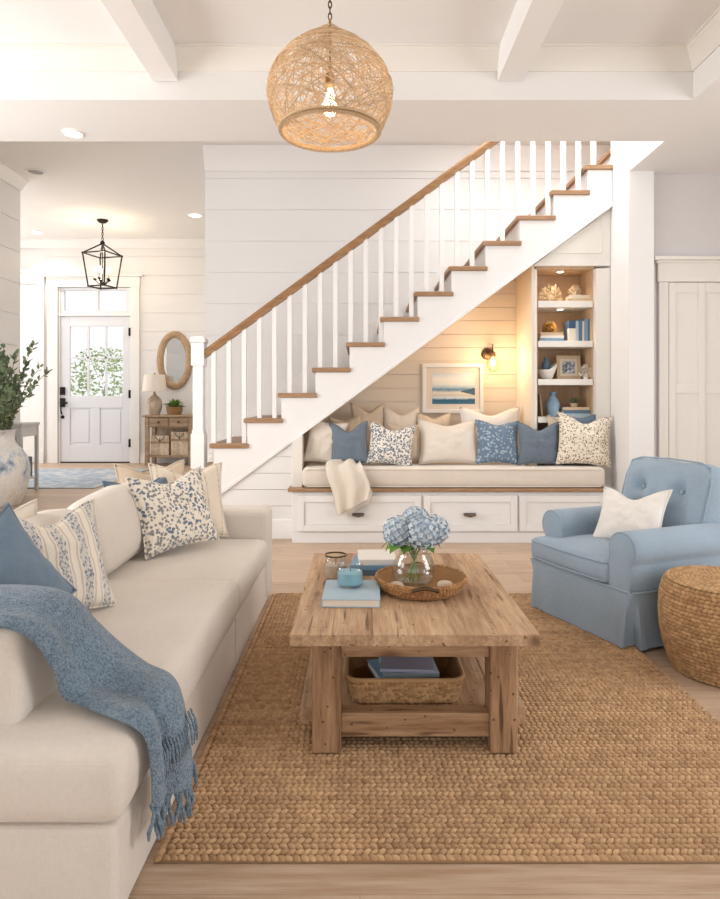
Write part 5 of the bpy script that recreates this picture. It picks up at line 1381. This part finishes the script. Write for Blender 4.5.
def big_vase():
    Y = 6.3; cx = px_x(0.5, Y); z = P
    t = thing('vase_of_branches', 'tall blue and white washed ceramic floor vase holding leafy olive green branches', 'vase', (cx, Y, P))
    pr = [(.0, 0), (.17, 0), (.185, .02), (.225, .12), (.258, .26), (.262, .36), (.24, .46), (.19, .54), (.145, .585), (.125, .63), (.122, .68), (.142, .725), (.15, .735), (.14, .738), (.112, .70), (.11, .62)]
    MB().lathe([(r, q+z) for r, q in pr], 48, (cx, Y, 0), cap=False).build('vase_body', M['vase'], t, smooth=60)
    rnd = random.Random(9); mb = MB(); sm = MB()
    for i in range(42):
        a = rnd.random()*6.28; e = rnd.uniform(.08, .7)*(1 if i % 4 else .3); L_ = rnd.uniform(.66, 1.02)
        if math.cos(a) < .1: e *= .3
        p = Vector((cx+.05*math.cos(a), Y+.05*math.sin(a), z+.60)); pts = [p]; d = Vector((math.cos(a)*e*.6, math.sin(a)*e*.6, 1)).normalized()
        n = 11
        for k in range(n):
            d = (d+Vector((math.cos(a)*.07*e*2, math.sin(a)*.07*e*2, -.012))+Vector((rnd.gauss(0, .03), rnd.gauss(0, .03), 0))).normalized(); pts.append(pts[-1]+d*L_/n)
        sm.tube(pts, [.006-.004*k/n for k in range(n+1)], 5)
        for k in range(2, n+1):
            for s_ in range(5 if k < n else 7):
                b = rnd.random()*6.28; u = d.orthogonal().normalized(); u = Matrix.Rotation(b, 3, d) @ u
                dl = (u*.85+d*.65+Vector((0, 0, .15))).normalized(); l_ = rnd.uniform(.044, .078); sd = dl.cross(Vector((rnd.gauss(0, .4), rnd.gauss(0, .4), 1))).normalized(); c = pts[k]-d*L_/n*rnd.random(); nn = sd.cross(dl)
                mb.ct = min(1, max(0, rnd.random()*.9)); w_ = l_*.24
                mb.add([c, c+dl*l_*.4+sd*w_, c+dl*l_*.4-sd*w_, c+dl*l_*.75+sd*w_*.8+nn*.004, c+dl*l_*.75-sd*w_*.8+nn*.004, c+dl*l_+nn*.008], [(0, 1, 2), (1, 3, 4, 2), (3, 5, 4)])
    sm.build('branches', M['twig'], t, smooth=180); mb.build('foliage', M['leaf'], t, smooth=180)
big_vase()

# ---------------------------------------------------------------- things in the bookcase
YS = 5.76
def pos(px, shelf): return Vector((px_x(px, YS), YS, shelf+.0008))
z1, z2, z3, z4 = 2.041, 1.695, 1.364, 1.036
def branch_coral(name, label, mat, c, W, H, seed, depth=3, fan=True, r=.008):
    rnd = random.Random(seed); mb = MB()
    def grow(p, d, L_, rr, n):
        q = p+d*L_*.5+Vector((rnd.gauss(0, .06), rnd.gauss(0, .06), 0))*L_; e = p+d*L_
        mb.tube([p, q, e], [rr, rr*.9, rr*.75], 6); mb.ball(e, rr*.8, 6, 5)
        if n == 0: return
        for k in range(2 if rnd.random() < .6 else 3):
            a = rnd.uniform(-.75, .75); d2 = Vector((d.x*math.cos(a)+d.z*math.sin(a), d.y+rnd.uniform(-.4, .4), -d.x*math.sin(a)+d.z*math.cos(a))).normalized()
            grow(e, d2, L_*rnd.uniform(.62, .8), rr*.78, n-1)
    for k in range(9):
        a = math.pi*(.06+.88*k/8); grow(Vector((.0, 0, .01)), Vector((math.cos(a), rnd.uniform(-.3, .3), math.sin(a)+.15)).normalized(), .4, .035, depth)
    xs = [p.x for p in mb.v]; zs_ = [p.z for p in mb.v]; sx = W/(max(xs)-min(xs)); sz = H/(max(zs_)-min(zs_)); x0 = (max(xs)+min(xs))/2; zz0 = min(zs_)
    mb.v = [Vector(((p.x-x0)*sx+c[0], p.y*sx*.8+c[1], (p.z-zz0)*sz+c[2])) for p in mb.v]
    mb.lathe([(0, c[2]), (W*.2, c[2]), (W*.14, c[2]+H*.08), (0, c[2]+H*.1)], 14, (c[0], c[1], 0))
    return tag(mb.build(name, M[mat], smooth=180), label, 'coral')
branch_coral('coral', 'large branching bone coloured coral on the top bookcase shelf', 'coral', pos(551, z1), .235, .17, 2)
GB = 'books lying in the bookcase'
b1 = pos(577.5, z1); book('tan book at the bottom of the pair under the small coral on the top shelf', 'bk_tan', b1, .205, .15, .03, 0, GB); book('cream book right under the small coral on the top shelf', 'bk_cream', b1+Vector((.004, 0, .031)), .185, .14, .03, 2, GB)
branch_coral('coral', 'small branching coral standing on two books on the top bookcase shelf', 'coral', b1+Vector((-.02, 0, .062)), .13, .105, 6, 2)
b2 = pos(549.5, z2)
for k, (m_, tt, w_, tx_) in enumerate((('bk_blue', .026, .21, 'pale blue book at the bottom of the stack under the gold urchin'), ('bk_white', .024, .205, 'white book in the middle of the stack under the gold urchin'), ('bk_tan', .026, .19, 'tan book on top of the stack under the gold urchin'))):
    book(tx_, m_, b2, w_, .16, tt, (-2, 1, -1)[k], GB); b2 = b2+Vector((0, 0, tt+.0008))
mb = MB(); rnd = random.Random(3); c = b2+Vector((0, 0, .042)); mb.ball(c, (.036, .036, .032), 16, 10)
for i in range(90):
    ph = math.acos(1-1.6*(i+.5)/90); th = 2.4*i; d = Vector((math.sin(ph)*math.cos(th), math.sin(ph)*math.sin(th), math.cos(ph))); mb.tube([c+d*.03, c+d*.068], [.006, .002], 4)
tag(mb.build('sea_urchin', M['gold'], smooth=180), 'spiky gold sea urchin on the stack of three books', 'ornament')
xs = px_x(567, YS)
for k, (m_, tt, h_, tx_) in enumerate((('bk_navy', .058, .185, 'thick navy standing book at the left of the blue row'), ('bk_pale', .026, .18, 'thin pale blue standing book, second of the blue row'), ('bk_mid', .03, .192, 'mid blue standing book, third of the blue row'), ('bk_cream', .014, .18, 'slim cream standing book, fourth of the blue row'), ('bk_blue', .034, .198, 'light blue standing book, fifth of the blue row'), ('bk_mid', .03, .2, 'tall mid blue standing book, sixth of the blue row'), ('bk_blue', .026, .195, 'light blue standing book at the right end of the blue row'))):
    t = thing('book', tx_, 'book', (xs+tt/2, YS+.02, z2+.0008), 0, 'blue books standing on the second shelf')
    MB().box(-tt/2, tt/2, -.075, -.071, 0, h_).box(-tt/2, -tt/2+.003, -.071, .07, 0, h_).box(tt/2-.003, tt/2, -.071, .07, 0, h_).build('cover', M[m_], t, local=True, bevel=.002)
    MB().box(-tt/2+.003, tt/2-.003, -.071, .064, .004, h_-.004).build('pages', M['pages'], t, local=True)
    if k == 0: MB().box(-tt/2-.0008, tt/2+.0008, -.0758, -.03, .0, .115).build('wrapper_band', M['pages'], t, local=True)
    xs += tt+.0015
# third shelf
c = pos(547, z3)
t = thing('ceramic_bowl', 'white curved ceramic dish at the left of the third bookcase shelf', 'bowl', c)
mb = MB(); N = 20
for k in range(N+1):
    a = math.pi*(-.1+1.0*k/N)
    q = Vector((math.cos(a), 0, 0))
mb.lathe([(0, c.z), (.035, c.z), (.05, c.z+.01), (.082, c.z+.06), (.088, c.z+.085), (.083, c.z+.085), (.075, c.z+.06), (.04, c.z+.02), (0, c.z+.018)], 32, (c.x, c.y, 0), cap=False)
mb.v = [Vector((p.x, p.y, p.z+max(0, (p.x-c.x))*.75*(p.z-c.z)/.085)) for p in mb.v]; mb.build('dish', M['whitecer'], t, smooth=180)
t = thing('bottle', 'small blue bottle standing in the white curved dish', 'bottle', (c.x-.01, c.y, c.z+.02))
MB().lathe([(0, c.z+.02), (.03, c.z+.02), (.036, c.z+.04), (.038, c.z+.13), (.026, c.z+.155), (.015, c.z+.165), (.015, c.z+.19), (.019, c.z+.195), (0, c.z+.195)], 24, (c.x-.01, c.y, 0)).build('bottle_body', M['bk_mid'], t, smooth=50)
c = pos(570, z3); fw, fh = .215, .215
t = thing('photo_frame', 'small cream framed picture leaning on the third bookcase shelf', 'picture frame', (c.x, c.y+.03, c.z))
mm = Matrix.Translation((c.x, c.y+.03, c.z)) @ Matrix.Rotation(R(-7), 4, 'X')
q = .03
MB().box(-fw/2, -fw/2+q, -.01, .01, 0, fh).box(fw/2-q, fw/2, -.01, .01, 0, fh).box(-fw/2+q, fw/2-q, -.01, .01, 0, q).box(-fw/2+q, fw/2-q, -.01, .01, fh-q, fh)
fmb = MB()
for bx in ((-fw/2, -fw/2+q, -.01, .01, 0, fh), (fw/2-q, fw/2, -.01, .01, 0, fh), (-fw/2+q, fw/2-q, -.01, .01, 0, q), (-fw/2+q, fw/2-q, -.01, .01, fh-q, fh)): fmb.box(*bx, m=mm)
fmb.build('frame', M['bk_tan'], t, bevel=.003)
def photo():
    tt = NT('grey_photo_print'); n = tt.noise(tt.co((2, 1, 2), kind='Generated'), 2.2, 4.); tt.col(tt.ramp(n, [(.35, rgb(70, 74, 82)), (.5, rgb(150, 160, 172)), (.65, rgb(214, 214, 212))])); return tt.set(.5)
MB().box(-fw/2+q, fw/2-q, -.003, .003, q, fh-q, m=mm).build('mat_board', M['bk_cream'], t)
MB().box(-fw/2+q+.022, fw/2-q-.022, -.0045, -.0025, q+.024, fh-q-.024, m=mm).build('photo_print', photo(), t)
branch_coral('coral', 'white coral cluster in front of the framed picture on the third shelf', 'whitecoral', pos(583, z3)+Vector((.0, -.065, 0)), .13, .135, 11, 2)
# fourth shelf
c = pos(541, z4)
MB_ = MB(); mm = Matrix.Translation((px_x(541.5, YS), YS+.06, z4+.001)) @ Matrix.Rotation(R(-6), 4, 'Y'); MB_.box(-.008, .008, -.09, .09, .0, .2, m=mm)
tag(MB_.build('cutting_board', M['console'], bevel=.004), 'slim wooden board leaning at the left side of the fourth shelf', 'board')
c = pos(551.5, z4); c.x += .01
t = thing('ceramic_vase', 'pale blue ceramic vase with stopper neck on the fourth bookcase shelf', 'vase', c)
MB().lathe([(0, 0), (.035, 0), (.045, .01), (.058, .07), (.06, .11), (.05, .145), (.03, .168), (.026, .178)], 28, (c.x, c.y, c.z)).build('vase_body', M['bluevase'], t, smooth=50)
MB().lathe([(.024, .178), (.024, .198), (.03, .202), (.028, .215), (0, .217)], 20, (c.x, c.y, c.z)).build('stopper', M['bk_blue'], t, smooth=50)
b4 = pos(574, z4)
for k, (m_, tt, w_, tx_) in enumerate((('bk_pale', .028, .255, 'pale blue book at the bottom of the stack under the little plant'), ('bk_mid', .028, .23, 'mid blue book in the middle of the stack under the little plant'), ('bk_tan', .026, .225, 'tan book on top of the stack under the little plant'))):
    book(tx_, m_, b4, w_, .16, tt, (1, -2, 1)[k], GB); b4 = b4+Vector((0, 0, tt+.0008))
t = thing('potted_plant', 'little spiky green plant in a cup on top of the stacked books', 'plant', b4)
MB().lathe([(0, 0), (.028, 0), (.036, .035), (.031, .035), (.028, .028), (0, .028)], 20, tuple(b4)).build('pot', M['bk_tan'], t, smooth=40)
mb = MB(); rnd = random.Random(4)
for i in range(70):
    a = rnd.random()*6.28; e = rnd.uniform(.1, 1.45); d = Vector((math.cos(a)*math.cos(e), math.sin(a)*math.cos(e), math.sin(e)*.9)); s_ = d.cross(Vector((.1, 0, 1))).normalized(); L_ = rnd.uniform(.05, .085); p = b4+Vector((0, 0, .028)); mb.ct = rnd.random()*.5
    mb.add([p-s_*.004, p+d*L_*.6-s_*.005, p+d*L_, p+d*L_*.6+s_*.005, p+s_*.004], [(0, 1, 2, 3, 4)])
mb.build('foliage', M['leaf'], t)
